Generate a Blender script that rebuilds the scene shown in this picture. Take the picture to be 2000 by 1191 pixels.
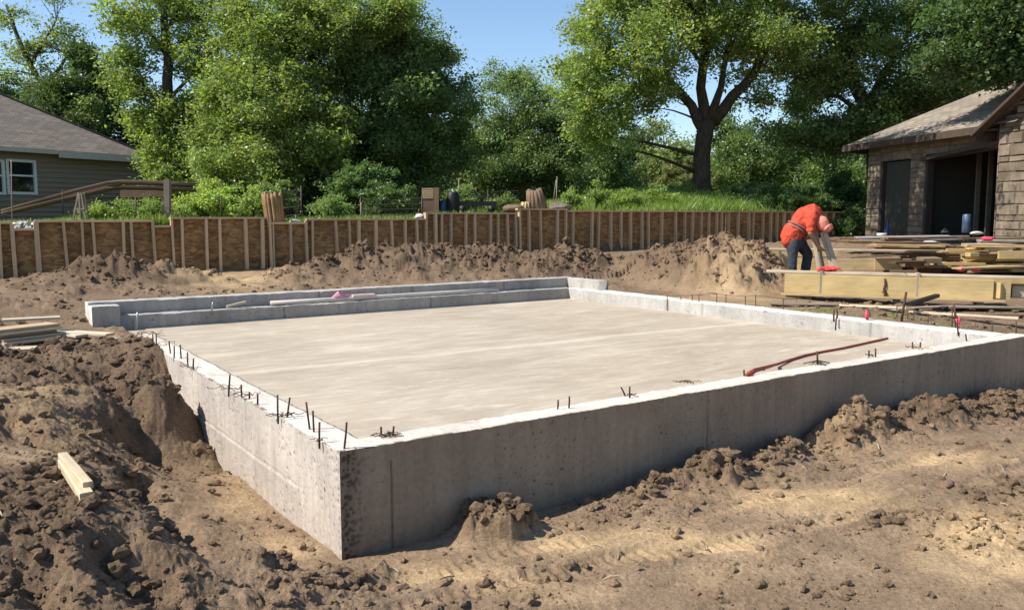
import bpy, bmesh, math, random
import numpy as np
from mathutils import Vector, Matrix

for o in list(bpy.data.objects):
    bpy.data.objects.remove(o)
S = bpy.context.scene
COL = S.collection
R = math.radians
rnd = random.Random(7)

# ------------------------------------------------------------------ camera, world, sun
F, CX, CY, EYE = 1659.0, 1000.0, 595.5, 1.8          # focal length and centre in photo pixels, eye height
PIT = math.atan((CY - 420.0) / F)
cam = bpy.data.cameras.new('camera'); cam_o = bpy.data.objects.new('camera', cam); COL.objects.link(cam_o)
cam.sensor_width = 36.0; cam.lens = 36.0 * F / 2000.0
cam.clip_start = 0.05; cam.clip_end = 6000
cam_o.location = (0, 0, EYE); cam_o.rotation_euler = (R(90) - PIT, 0, 0)
S.camera = cam_o

SUN_EL = 47.0
SUN_H = Vector((-0.968, -0.25))                      # horizontal direction towards the sun
world = bpy.data.worlds.new('World'); S.world = world; world.use_nodes = True
wn = world.node_tree.nodes; wl = world.node_tree.links
bg = wn['Background']
sky = wn.new('ShaderNodeTexSky'); sky.sky_type = 'NISHITA'; sky.sun_disc = False
sky.sun_elevation = R(SUN_EL); sky.sun_rotation = math.atan2(SUN_H.x, SUN_H.y)
sky.air_density = 1.0; sky.dust_density = 0.2; sky.ozone_density = 3.4
wl.new(sky.outputs[0], bg.inputs[0]); bg.inputs[1].default_value = 0.12
sl = bpy.data.lights.new('sun', 'SUN'); so = bpy.data.objects.new('sun', sl); COL.objects.link(so)
sl.energy = 5.0; sl.angle = R(0.5); sl.color = (1.0, 0.945, 0.85)
sd = Vector((SUN_H.x * math.cos(R(SUN_EL)), SUN_H.y * math.cos(R(SUN_EL)), math.sin(R(SUN_EL))))
so.rotation_euler = (-sd).to_track_quat('-Z', 'Y').to_euler()
so.location = (-20, 5, 30)
S.view_settings.view_transform = 'Standard'; S.view_settings.look = 'None'
S.view_settings.exposure = 0.56; S.view_settings.gamma = 1.0
S.render.engine = 'CYCLES'
S.cycles.max_bounces = 8; S.cycles.diffuse_bounces = 4; S.cycles.transmission_bounces = 5; S.cycles.transparent_max_bounces = 8
S.cycles.caustics_reflective = False; S.cycles.caustics_refractive = False

# ------------------------------------------------------------------ picture <-> place
_c, _s = math.cos(PIT), math.sin(PIT)
def ray(px, py):
    a = (px - CX) / F; b = -(py - CY) / F
    return Vector((a, _c + b * _s, -_s + b * _c))
def Zp(px, py, z):                                     # point at height z seen at a photo pixel
    r = ray(px, py); t = (z - EYE) / r.z
    return Vector((0, 0, EYE)) + r * t
def Dp(px, py, Y):                                     # point at distance Y seen at a photo pixel
    r = ray(px, py); t = Y / r.y
    return Vector((0, 0, EYE)) + r * t

# ------------------------------------------------------------------ numpy noise
def hsh(ix, iy, seed):
    h = (ix.astype(np.int64) * 374761393 + iy.astype(np.int64) * 668265263 + seed * 974634777) & 0xffffffff
    h = ((h ^ (h >> 13)) * 1274126177) & 0xffffffff
    h = ((h ^ (h >> 15)) * 2246822519) & 0xffffffff
    return ((h ^ (h >> 16)) & 0xffffff).astype(np.float64) / 16777216.0
def vnoise(x, y, seed=0):
    ix = np.floor(x); iy = np.floor(y); fx = x - ix; fy = y - iy
    fx = fx * fx * fx * (fx * (fx * 6 - 15) + 10); fy = fy * fy * fy * (fy * (fy * 6 - 15) + 10)
    a = hsh(ix, iy, seed); b = hsh(ix + 1, iy, seed); c = hsh(ix, iy + 1, seed); d = hsh(ix + 1, iy + 1, seed)
    return (a + (b - a) * fx + (c - a) * fy + (a - b - c + d) * fx * fy) * 2 - 1
def fbm(x, y, octaves=4, seed=0, gain=0.5):
    t = 0; a = 1.0; n = 0
    for k in range(octaves):
        t = t + a * vnoise(x * 2 ** k + 17.3 * k, y * 2 ** k - 9.1 * k, seed + k); n += a; a *= gain
    return t / n
def bumps(x, y, scale, seed, rmax=0.62, rmin=0.15, dens=0.8):   # rounded clods, 0..~0.6 in units of scale
    x = x / scale; y = y / scale
    ix = np.floor(x); iy = np.floor(y); out = np.zeros_like(x)
    for dx in (-1, 0, 1):
        for dy in (-1, 0, 1):
            jx = ix + dx; jy = iy + dy
            px = jx + hsh(jx, jy, seed); py = jy + hsh(jx, jy, seed + 1)
            rr = rmin + (rmax - rmin) * hsh(jx, jy, seed + 2) ** 1.5
            rr = rr * (hsh(jx, jy, seed + 3) < dens)
            d2 = (x - px) ** 2 + (y - py) ** 2
            out = np.maximum(out, np.sqrt(np.maximum(rr * rr - d2, 0)))
    return out
def sstep(a, b, x):
    t = np.clip((x - a) / (b - a), 0, 1); return t * t * (3 - 2 * t)

# ------------------------------------------------------------------ object helpers
def tag(o, label=None, cat=None, group=None, kind=None):
    if label: o['label'] = label
    if cat: o['category'] = cat
    if group: o['group'] = group
    if kind: o['kind'] = kind
    return o
def thing(name, label, cat, loc=(0, 0, 0), rotz=0, group=None):
    o = bpy.data.objects.new(name, None); COL.objects.link(o); o.empty_display_size = 0.2
    o.location = loc; o.rotation_euler = (0, 0, rotz)
    return tag(o, label, cat, group)
def link(name, me, parent=None, mat=None):
    o = bpy.data.objects.new(name, me); COL.objects.link(o)
    if mat is not None: me.materials.append(mat)
    if parent is not None:
        o.parent = parent
    return o
def np_mesh(name, V, Fc, smooth=False):
    V = np.asarray(V, dtype=np.float32); Fc = np.asarray(Fc, dtype=np.int32)
    me = bpy.data.meshes.new(name); n = Fc.shape[1]
    me.vertices.add(len(V)); me.vertices.foreach_set('co', V.ravel())
    me.loops.add(Fc.size); me.loops.foreach_set('vertex_index', Fc.ravel())
    me.polygons.add(len(Fc)); me.polygons.foreach_set('loop_start', np.arange(0, Fc.size, n, dtype=np.int32))
    me.polygons.foreach_set('loop_total', np.full(len(Fc), n, dtype=np.int32))
    me.update(calc_edges=True)
    me.polygons.foreach_set('use_smooth', np.full(len(Fc), smooth, dtype=bool))
    return me
def vcol(me, C, domain='POINT', name='col'):
    C = np.asarray(C, dtype=np.float32)
    if C.shape[1] == 3: C = np.hstack([C, np.ones((len(C), 1), np.float32)])
    a = me.attributes.new(name, 'FLOAT_COLOR', domain); a.data.foreach_set('color', C.ravel())

class MB:
    """collects shapes in world (or local) coordinates, builds one mesh object"""
    def __init__(s): s.v = []; s.f = []; s.uv = []; s.col = []
    def face(s, pts, uv=None, col=(1, 1, 1)):
        b = len(s.v); s.v += [tuple(p) for p in pts]; s.f.append(list(range(b, b + len(pts))))
        s.uv.append(uv or [(0, 0)] * len(pts)); s.col.append(col)
    def hexa(s, p, col=(1, 1, 1)):                     # 8 points: bottom 0-3, top 4-7
        b = len(s.v); s.v += [tuple(q) for q in p]
        for q in ((3, 2, 1, 0), (4, 5, 6, 7), (0, 1, 5, 4), (1, 2, 6, 5), (2, 3, 7, 6), (3, 0, 4, 7)):
            s.f.append([b + i for i in q]); s.uv.append([(0, 0)] * 4); s.col.append(col)
    def box(s, o, ax, ay, az, lo, hi, col=(1, 1, 1)):
        P = []
        for (i, j, k) in ((0, 0, 0), (1, 0, 0), (1, 1, 0), (0, 1, 0), (0, 0, 1), (1, 0, 1), (1, 1, 1), (0, 1, 1)):
            P.append(o + ax * (hi[0] if i else lo[0]) + ay * (hi[1] if j else lo[1]) + az * (hi[2] if k else lo[2]))
        s.hexa(P, col)
    def bar(s, p0, p1, w, h, up=Vector((0, 0, 1)), col=(1, 1, 1)):
        p0 = Vector(p0); p1 = Vector(p1); d = (p1 - p0); L = d.length; d.normalize()
        side = d.cross(up)
        if side.length < 1e-4: side = d.cross(Vector((0, 1, 0)))
        side.normalize(); u2 = side.cross(d)
        s.box(p0, d, side, u2, (0, -w / 2, -h / 2), (L, w / 2, h / 2), col)
    def tube(s, pts, rad, n=8, cap=True, col=(1, 1, 1)):
        pts = [Vector(p) for p in pts]
        if not hasattr(rad, '__len__'): rad = [rad] * len(pts)
        b = len(s.v); side = None
        for i, p in enumerate(pts):
            t = (pts[min(i + 1, len(pts) - 1)] - pts[max(i - 1, 0)]).normalized()
            if side is None:
                side = t.cross(Vector((0.3, 0.9, 0.1)))
                if side.length < 0.1: side = t.cross(Vector((1, 0, 0)))
            side = (side - t * side.dot(t)).normalized(); w = t.cross(side)
            for k in range(n):
                a = 2 * math.pi * k / n; s.v.append(tuple(p + (side * math.cos(a) + w * math.sin(a)) * rad[i]))
        for i in range(len(pts) - 1):
            for k in range(n):
                k2 = (k + 1) % n
                s.f.append([b + i * n + k, b + i * n + k2, b + (i + 1) * n + k2, b + (i + 1) * n + k]); s.uv.append([(0, 0)] * 4); s.col.append(col)
        if cap:
            s.f.append([b + k for k in range(n)][::-1]); s.uv.append([(0, 0)] * n); s.col.append(col)
            e = b + (len(pts) - 1) * n; s.f.append([e + k for k in range(n)]); s.uv.append([(0, 0)] * n); s.col.append(col)
    def lathe(s, c, prof, n=16, col=(1, 1, 1)):        # prof: (radius, z)
        c = Vector(c)
        s.tube([c + Vector((0, 0, z)) for r, z in prof], [max(r, 1e-3) for r, z in prof], n, True, col)
    def build(s, name, mat, parent=None, smooth=False, origin=None):
        me = bpy.data.meshes.new(name)
        V = s.v
        if origin is not None: V = [(x - origin[0], y - origin[1], z - origin[2]) for x, y, z in V]
        me.from_pydata(V, [], s.f)
        uvl = me.uv_layers.new(name='UVMap'); k = 0
        flat = [c for face in s.uv for uv in face for c in uv]
        uvl.data.foreach_set('uv', flat)
        me.polygons.foreach_set('use_smooth', [smooth] * len(s.f))
        vcol(me, np.array(s.col), 'FACE')
        o = link(name, me, parent, mat)
        if origin is not None: o.location = origin
        me.update()
        return o
def put(o, parent):                                    # parent keeping world place (parents are unrotated or handled in local space)
    o.parent = parent; o.matrix_parent_inverse = parent.matrix_world.inverted() if False else Matrix.Translation(-Vector(parent.location))
    return o

# ------------------------------------------------------------------ materials
def new_mat(name):
    m = bpy.data.materials.new(name); m.use_nodes = True
    nt = m.node_tree; b = nt.nodes['Principled BSDF']; b.inputs['Specular IOR Level'].default_value = 0.25
    return m, nt, b
def N(nt, t, **kw):
    n = nt.nodes.new(t)
    for k, v in kw.items():
        if hasattr(n, k): setattr(n, k, v)
        else: n.inputs[k].default_value = v
    return n
def coords(nt, space='Object', scale=(1, 1, 1), rot=(0, 0, 0)):
    tc = N(nt, 'ShaderNodeTexCoord'); mp = N(nt, 'ShaderNodeMapping')
    mp.inputs['Scale'].default_value = scale; mp.inputs['Rotation'].default_value = rot
    nt.links.new(tc.outputs[space], mp.inputs['Vector']); return mp.outputs[0]
def noise(nt, vec, scale, detail=6, rough=0.6, dist=0.0):
    n = N(nt, 'ShaderNodeTexNoise'); n.inputs['Scale'].default_value = scale; n.inputs['Detail'].default_value = detail
    n.inputs['Roughness'].default_value = rough; n.inputs['Distortion'].default_value = dist
    nt.links.new(vec, n.inputs['Vector']); return n.outputs['Fac']
def ramp(nt, fac, stops):
    r = N(nt, 'ShaderNodeValToRGB'); e = r.color_ramp.elements
    while len(e) < len(stops): e.new(0.5)
    for el, (p, c) in zip(e, stops):
        el.position = p; el.color = (c[0], c[1], c[2], 1) if hasattr(c, '__len__') else (c, c, c, 1)
    nt.links.new(fac, r.inputs['Fac']); return r.outputs['Color']
def mix(nt, a, b, fac, mode='MIX'):
    m = N(nt, 'ShaderNodeMix'); m.data_type = 'RGBA'; m.blend_type = mode
    for sock, val in ((m.inputs[0], fac), (m.inputs[6], a), (m.inputs[7], b)):
        if hasattr(val, 'is_output'): nt.links.new(val, sock)
        elif hasattr(val, '__len__'): sock.default_value = (*val[:3], 1)
        else: sock.default_value = val
    return m.outputs[2]
def bump(nt, b, height, strength=0.3, dist=0.02, prev=None):
    n = N(nt, 'ShaderNodeBump'); n.inputs['Strength'].default_value = strength; n.inputs['Distance'].default_value = dist
    nt.links.new(height, n.inputs['Height'])
    if prev is not None: nt.links.new(prev, n.inputs['Normal'])
    nt.links.new(n.outputs[0], b.inputs['Normal']); return n.outputs[0]
def attr(nt, name='col'):
    a = N(nt, 'ShaderNodeAttribute'); a.attribute_name = name; return a.outputs['Color']
def simple(name, c, rough=0.7, metal=0.0, var=0.25, scale=8.0, usecol=False, bmp=0.0, space='Object', stretch=(1, 1, 1)):
    m, nt, b = new_mat(name); b.inputs['Roughness'].default_value = rough; b.inputs['Metallic'].default_value = metal
    v = coords(nt, space, stretch); f = noise(nt, v, scale, 5, 0.65)
    lo = tuple(x * (1 - var) for x in c); hi = tuple(min(1, x * (1 + var)) for x in c)
    col = ramp(nt, f, [(0.3, lo), (0.7, hi)])
    if usecol: col = mix(nt, col, attr(nt), 1.0, 'MULTIPLY')
    nt.links.new(col, b.inputs['Base Color'])
    if bmp: bump(nt, b, f, bmp, 0.01)
    return m
def wood(name, c, dark=None, scale=1.0, grain=0.35, usecol=True, rough=0.75):
    """planed or weathered timber; grain runs along the local x of the board"""
    m, nt, b = new_mat(name); b.inputs['Roughness'].default_value = rough
    v = coords(nt, 'Object', (1.2 * scale, 22 * scale, 22 * scale)); f = noise(nt, v, 2.2, 6, 0.6, 1.2)
    v2 = coords(nt, 'Object', (1.5, 3, 3)); g = noise(nt, v2, 1.7, 4, 0.6)
    dark = dark or tuple(x * (1 - grain) for x in c)
    col = ramp(nt, f, [(0.28, dark), (0.6, c)])
    col = mix(nt, col, ramp(nt, g, [(0.3, 0.72), (0.7, 1.0)]), 1.0, 'MULTIPLY')
    kv = coords(nt, 'Object', (2.1, 13, 13)); vk = N(nt, 'ShaderNodeTexVoronoi'); vk.inputs['Scale'].default_value = 1.0; nt.links.new(kv, vk.inputs['Vector'])
    col = mix(nt, col, ramp(nt, vk.outputs['Distance'], [(0.05, (0.42, 0.34, 0.28)), (0.13, (1, 1, 1))]), 0.75, 'MULTIPLY')
    oi = N(nt, 'ShaderNodeObjectInfo')
    col = mix(nt, col, ramp(nt, oi.outputs['Random'], [(0.0, (0.78, 0.76, 0.74)), (1.0, (1.08, 1.05, 1.0))]), 1.0, 'MULTIPLY')
    if usecol: col = mix(nt, col, attr(nt), 1.0, 'MULTIPLY')
    nt.links.new(col, b.inputs['Base Color']); bump(nt, b, f, 0.25, 0.004)
    return m

M = {}
def mat_dirt():
    m, nt, b = new_mat('dirt'); b.inputs['Roughness'].default_value = 0.95; b.inputs['Specular IOR Level'].default_value = 0.1
    v = coords(nt, 'Object')
    f1 = noise(nt, v, 3.0, 8, 0.65); f2 = noise(nt, v, 45.0, 6, 0.7); f3 = noise(nt, v, 160.0, 3, 0.7)
    c = mix(nt, attr(nt), ramp(nt, f1, [(0.3, (0.74, 0.72, 0.70)), (0.7, (1.16, 1.15, 1.13))]), 1.0, 'MULTIPLY')
    c = mix(nt, c, ramp(nt, f2, [(0.32, (0.68, 0.66, 0.64)), (0.62, (1.12, 1.12, 1.12))]), 1.0, 'MULTIPLY')
    c = mix(nt, c, ramp(nt, f3, [(0.36, (0.75, 0.75, 0.75)), (0.6, (1.08, 1.08, 1.08))]), 1.0, 'MULTIPLY')
    nt.links.new(c, b.inputs['Base Color'])
    n1 = bump(nt, b, f2, 0.8, 0.02); bump(nt, b, f3, 0.75, 0.006, n1)
    return m
M['dirt'] = mat_dirt()

def mat_concrete(name, c, streak=True, stain=0.35, speck=True, bmp=0.25):
    m, nt, b = new_mat(name); b.inputs['Roughness'].default_value = 0.85
    v = coords(nt, 'Object'); f1 = noise(nt, v, 1.6, 7, 0.62); f2 = noise(nt, v, 26.0, 6, 0.7); f3 = noise(nt, v, 120, 3, 0.6)
    col = ramp(nt, f1, [(0.3, tuple(x * (1 - stain) for x in c)), (0.62, c)])
    col = mix(nt, col, ramp(nt, f2, [(0.3, 0.86), (0.65, 1.06)]), 1.0, 'MULTIPLY')
    if streak:                                         # rain and form-oil streaks run down the face
        vs = coords(nt, 'Object', (7, 7, 0.55)); f4 = noise(nt, vs, 2.0, 5, 0.65)
        col = mix(nt, col, ramp(nt, f4, [(0.34, (0.86, 0.85, 0.84)), (0.6, (1.03, 1.03, 1.03))]), 1.0, 'MULTIPLY')
    if speck:
        col = mix(nt, col, ramp(nt, f3, [(0.30, 0.62), (0.42, 1.0)]), 0.7, 'MULTIPLY')
    col = mix(nt, col, attr(nt), 1.0, 'MULTIPLY')
    nt.links.new(col, b.inputs['Base Color'])
    n1 = bump(nt, b, f2, bmp, 0.006); bump(nt, b, f3, bmp, 0.002, n1)
    return m
M['concrete'] = mat_concrete('concrete', (0.52, 0.455, 0.39), stain=.25)
M['concrete_grey'] = mat_concrete('grey_concrete', (0.40, 0.375, 0.34), stain=0.3)

def mat_slab():
    m, nt, b = new_mat('slab'); b.inputs['Roughness'].default_value = 0.6; b.inputs['Specular IOR Level'].default_value = 0.3
    va = coords(nt, 'Object', (0.55, 2.2, 1), (0, 0, R(-20)))
    f1 = noise(nt, va, 1.3, 8, 0.62, 1.6)
    vb = coords(nt, 'Object', (1.2, 5.0, 1), (0, 0, R(-12))); f2 = noise(nt, vb, 1.5, 8, 0.68, 2.2)
    vc = coords(nt, 'Object'); f3 = noise(nt, vc, 0.55, 5, 0.6); f4 = noise(nt, vc, 30, 6, 0.7)
    col = ramp(nt, f1, [(0.30, (0.385, 0.315, 0.235)), (0.52, (0.45, 0.378, 0.287)), (0.70, (0.53, 0.46, 0.36))])
    col = mix(nt, col, (0.63, 0.565, 0.46), ramp(nt, f2, [(0.52, 0.0), (0.76, 0.75)]))
    col = mix(nt, col, ramp(nt, f3, [(0.3, (0.86, 0.84, 0.82)), (0.65, (1.05, 1.05, 1.05))]), 1.0, 'MULTIPLY')
    col = mix(nt, col, ramp(nt, f4, [(0.3, 0.92), (0.65, 1.03)]), 1.0, 'MULTIPLY')
    # the pale line left by the screed board, along the length of the floor
    tc = N(nt, 'ShaderNodeTexCoord'); sx = N(nt, 'ShaderNodeSeparateXYZ'); nt.links.new(tc.outputs['Object'], sx.inputs[0])
    wob = N(nt, 'ShaderNodeMath', operation='MULTIPLY_ADD'); nt.links.new(f3, wob.inputs[0]); wob.inputs[1].default_value = 0.5; wob.inputs[2].default_value = -3.50 - 0.25
    ax = N(nt, 'ShaderNodeMath', operation='MULTIPLY_ADD'); nt.links.new(sx.outputs['X'], ax.inputs[0]); ax.inputs[1].default_value = 0.036; nt.links.new(sx.outputs['Y'], ax.inputs[2])
    ad = N(nt, 'ShaderNodeMath', operation='ADD'); nt.links.new(ax.outputs[0], ad.inputs[0]); nt.links.new(wob.outputs[0], ad.inputs[1])
    ab = N(nt, 'ShaderNodeMath', operation='ABSOLUTE'); nt.links.new(ad.outputs[0], ab.inputs[0])
    line = ramp(nt, ab.outputs[0], [(0.0, 0.5), (0.06, 0.22), (0.13, 0.0)])
    col = mix(nt, col, (0.66, 0.59, 0.48), line)
    nt.links.new(col, b.inputs['Base Color'])
    nt.links.new(ramp(nt, f2, [(0.4, 0.5), (0.7, 0.75)]), b.inputs['Roughness'])
    n1 = bump(nt, b, f2, 0.12, 0.01); bump(nt, b, f4, 0.12, 0.003, n1)
    return m
M['slab'] = mat_slab()

def mat_leaf(name, c, trans=0.4, yel=0.25):
    m = bpy.data.materials.new(name); m.use_nodes = True; nt = m.node_tree
    for n in list(nt.nodes): nt.nodes.remove(n)
    out = N(nt, 'ShaderNodeOutputMaterial'); d = N(nt, 'ShaderNodeBsdfPrincipled'); t = N(nt, 'ShaderNodeBsdfTranslucent'); mx = N(nt, 'ShaderNodeMixShader')
    d.inputs['Roughness'].default_value = 0.36; d.inputs['Specular IOR Level'].default_value = 0.5
    col = mix(nt, c, attr(nt), 1.0, 'MULTIPLY')
    nt.links.new(col, d.inputs['Base Color'])
    tcol = mix(nt, col, (1.15, 1.25, 0.5), 1.0, 'MULTIPLY'); nt.links.new(tcol, t.inputs['Color'])
    mx.inputs[0].default_value = trans
    nt.links.new(d.outputs[0], mx.inputs[1]); nt.links.new(t.outputs[0], mx.inputs[2]); nt.links.new(mx.outputs[0], out.inputs[0])
    return m
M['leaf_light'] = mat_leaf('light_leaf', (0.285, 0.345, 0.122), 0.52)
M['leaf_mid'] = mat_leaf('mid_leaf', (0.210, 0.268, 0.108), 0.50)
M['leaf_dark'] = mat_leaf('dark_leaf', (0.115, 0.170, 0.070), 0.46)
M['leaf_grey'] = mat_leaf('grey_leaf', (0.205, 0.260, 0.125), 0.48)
M['grass'] = mat_leaf('grass', (0.28, 0.35, 0.11), 0.48)

def mat_bark():
    m, nt, b = new_mat('bark'); b.inputs['Roughness'].default_value = 0.95
    v = coords(nt, 'Object', (1, 1, 0.25)); f = noise(nt, v, 18, 6, 0.7, 0.6)
    nt.links.new(ramp(nt, f, [(0.3, (0.022, 0.017, 0.013)), (0.7, (0.105, 0.082, 0.062))]), b.inputs['Base Color'])
    bump(nt, b, f, 0.8, 0.03); return m
M['bark'] = mat_bark()

def mat_osb():
    m, nt, b = new_mat('strand_board'); b.inputs['Roughness'].default_value = 0.8
    v = coords(nt, 'Object')
    vd = N(nt, 'ShaderNodeTexVoronoi'); vd.inputs['Scale'].default_value = 9.0
    mp = N(nt, 'ShaderNodeMapping'); mp.inputs['Scale'].default_value = (1, 1, 1); nt.links.new(v, mp.inputs[0])
    nz = N(nt, 'ShaderNodeTexNoise'); nz.inputs['Scale'].default_value = 5.0; nt.links.new(v, nz.inputs['Vector'])
    vv = mix(nt, mp.outputs[0], nz.outputs['Color'], 0.03)
    # strands: three stretched cell patterns at different angles
    cols = None
    for ang, sc in ((35, 1.0), (95, 1.15), (155, 0.9)):
        m2 = N(nt, 'ShaderNodeMapping'); m2.inputs['Rotation'].default_value = (0, 0, R(ang)); m2.inputs['Scale'].default_value = (10 * sc, 27 * sc, 5)
        nt.links.new(vv, m2.inputs[0])
        vo = N(nt, 'ShaderNodeTexVoronoi'); vo.inputs['Scale'].default_value = 1.0; nt.links.new(m2.outputs[0], vo.inputs['Vector'])
        bw = N(nt, 'ShaderNodeRGBToBW'); nt.links.new(vo.outputs['Color'], bw.inputs[0])
        cols = bw.outputs[0] if cols is None else mix(nt, cols, bw.outputs[0], 0.85, 'LIGHTEN')
    c = ramp(nt, cols, [(0.35, (0.165, 0.095, 0.040)), (0.62, (0.265, 0.158, 0.068)), (0.9, (0.43, 0.275, 0.125))])
    f = noise(nt, v, 1.3, 4, 0.6)
    c = mix(nt, c, ramp(nt, f, [(0.3, (0.65, 0.6, 0.55)), (0.7, (1.1, 1.05, 1.0))]), 1.0, 'MULTIPLY')
    nt.links.new(c, b.inputs['Base Color']); return m
M['osb'] = mat_osb()

def mat_shingle(name, c):
    m, nt, b = new_mat(name); b.inputs['Roughness'].default_value = 0.95
    uv = N(nt, 'ShaderNodeUVMap'); uv.uv_map = 'UVMap'
    nz = N(nt, 'ShaderNodeTexNoise'); nz.inputs['Scale'].default_value = 1.6; nz.inputs['Detail'].default_value = 3; nt.links.new(uv.outputs[0], nz.inputs['Vector'])
    wv = mix(nt, uv.outputs[0], nz.outputs['Color'], 0.06)
    br = N(nt, 'ShaderNodeTexBrick'); br.inputs['Scale'].default_value = 1.0; br.inputs['Mortar Size'].default_value = 0.012
    br.inputs['Brick Width'].default_value = 0.33; br.inputs['Row Height'].default_value = 0.145; br.inputs['Bias'].default_value = 0
    br.inputs['Color1'].default_value = (c[0] * .75, c[1] * .75, c[2] * .75, 1); br.inputs['Color2'].default_value = (c[0] * 1.15, c[1] * 1.15, c[2] * 1.15, 1); br.inputs['Mortar'].default_value = (c[0] * .45, c[1] * .45, c[2] * .45, 1)
    nt.links.new(wv, br.inputs['Vector'])
    f = noise(nt, uv.outputs[0], 40, 4, 0.7); f0 = noise(nt, uv.outputs[0], 0.6, 4, 0.6)
    col = mix(nt, br.outputs['Color'], ramp(nt, f, [(0.3, 0.8), (0.7, 1.15)]), 1.0, 'MULTIPLY')
    col = mix(nt, col, ramp(nt, f0, [(0.3, 0.85), (0.7, 1.08)]), 1.0, 'MULTIPLY')
    nt.links.new(col, b.inputs['Base Color']); bump(nt, b, br.outputs['Fac'], -0.6, 0.02)
    return m
M['shingle'] = mat_shingle('brown_shingle', (0.225, 0.185, 0.150))
M['shingle_pale'] = mat_shingle('pale_shingle', (0.29, 0.245, 0.20))
M['siding'] = simple('siding', (0.26, 0.205, 0.150), 0.6, var=0.12, scale=3, bmp=0.02, stretch=(1, 1, 6))
M['trim'] = simple('trim', (0.52, 0.47, 0.41), 0.6, var=0.08)
M['white_trim'] = simple('white_trim', (0.74, 0.73, 0.70), 0.5, var=0.05)
M['brown_trim'] = simple('brown_trim', (0.075, 0.052, 0.040), 0.6, var=0.2)
M['stone'] = simple('stone', (0.185, 0.145, 0.108), 0.9, var=0.35, scale=5, usecol=True, bmp=0.5)
M['mortar'] = simple('mortar', (0.12, 0.10, 0.08), 0.95, var=0.2)
M['dark_wood'] = simple('dark_wood', (0.050, 0.040, 0.032), 0.8, var=0.3, scale=4, stretch=(6, 6, 1))
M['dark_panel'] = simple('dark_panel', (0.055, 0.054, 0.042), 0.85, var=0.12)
M['pine'] = wood('pine', (0.66, 0.50, 0.275))
M['pine_yellow'] = wood('yellow_pine', (0.70, 0.53, 0.255), grain=0.18)
M['pale_wood'] = wood('pale_wood', (0.68, 0.57, 0.42))
M['stud'] = wood('stud_wood', (0.74, 0.54, 0.33), grain=0.25)
M['old_wood'] = wood('old_wood', (0.27, 0.18, 0.115))
M['grey_wood'] = wood('grey_wood', (0.34, 0.28, 0.22))
M['rust'] = simple('rusty_steel', (0.085, 0.048, 0.032), 0.75, metal=0.3, var=0.5, scale=40, bmp=0.3)
M['wire'] = simple('dark_wire', (0.060, 0.050, 0.042), 0.6, metal=0.5, var=0.3, scale=30)
M['steel'] = simple('galvanised_steel', (0.36, 0.38, 0.40), 0.45, metal=0.6, var=0.2, scale=12)
M['red_rubber'] = simple('red_rubber', (0.26, 0.045, 0.032), 0.5, var=0.25, scale=14)
M['pink_tape'] = simple('pink_tape', (0.72, 0.07, 0.13), 0.5, var=0.3, scale=30)
M['white'] = simple('white_plastic', (0.66, 0.65, 0.64), 0.5, var=0.1)
M['blue'] = simple('blue_plastic', (0.02, 0.06, 0.22), 0.35, var=0.2)
M['black'] = simple('black_plastic', (0.015, 0.015, 0.016), 0.5, var=0.3)
M['burlap'] = wood('burlap', (0.42, 0.27, 0.125), grain=0.5)
M['orange'] = simple('orange_cloth', (0.52, 0.068, 0.034), 0.85, var=0.15, scale=10, bmp=0.4)
M['cap'] = simple('cap_cloth', (0.72, 0.24, 0.17), 0.7, var=0.12, scale=14, bmp=0.1)
M['skin'] = simple('skin', (0.36, 0.19, 0.12), 0.6, var=0.12, scale=20)
M['jeans'] = simple('denim', (0.048, 0.054, 0.066), 0.9, var=0.35, scale=14, bmp=0.4)
M['strap'] = simple('grey_webbing', (0.20, 0.15, 0.13), 0.7, var=0.3, scale=30)
M['leather'] = simple('boot_leather', (0.06, 0.04, 0.028), 0.6, var=0.3, scale=20)
M['rock'] = simple('pale_rock', (0.50, 0.46, 0.42), 0.9, var=0.3, scale=8, usecol=True, bmp=0.5)
M['grey_rock'] = simple('field_rock', (0.17, 0.145, 0.115), 0.9, var=0.4, scale=5, bmp=0.6)
M['tarp'] = simple('grey_tarp', (0.33, 0.29, 0.25), 0.55, var=0.2, scale=5, bmp=0.3)
def mat_glass():
    m, nt, b = new_mat('window_glass'); b.inputs['Base Color'].default_value = (0.015, 0.018, 0.02, 1); b.inputs['Roughness'].default_value = 0.04
    b.inputs['Specular IOR Level'].default_value = 0.9; return m
M['glass'] = mat_glass()

# ------------------------------------------------------------------ plan of the place
A0 = Vector((-0.905, 4.35)); U = Vector((0.822, 0.569)).normalized(); Vv = Vector((-U.y, U.x))
FROT = math.atan2(U.y, U.x)
def fuv(u, v, z): return Vector((A0.x + U.x * u + Vv.x * v, A0.y + U.y * u + Vv.y * v, z))
def to_uv(x, y):
    dx = x - A0.x; dy = y - A0.y
    return dx * U.x + dy * U.y, dx * Vv.x + dy * Vv.y
WALL_TOP, SLAB_Z, WALL_T, FLEN, FDEP = 0.565, 0.385, 0.21, 7.62, 7.45
OS0, OS1 = Vector((-9.6, 13.3)), Vector((9.9, 25.2))            # line of the strand-board wall in plan
OSD = (OS1 - OS0).normalized(); OSN = Vector((-OSD.y, OSD.x))  # OSN points away from the camera
OSL = (OS1 - OS0).length
def os_at_px(px):                                               # distance along the wall seen at a photo column
    k = (px - CX) / F * 1.0
    # x = k*Y*(approx, near the horizon)
    return (k * OS0.y - OS0.x) / (OSD.x - k * OSD.y)

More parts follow.
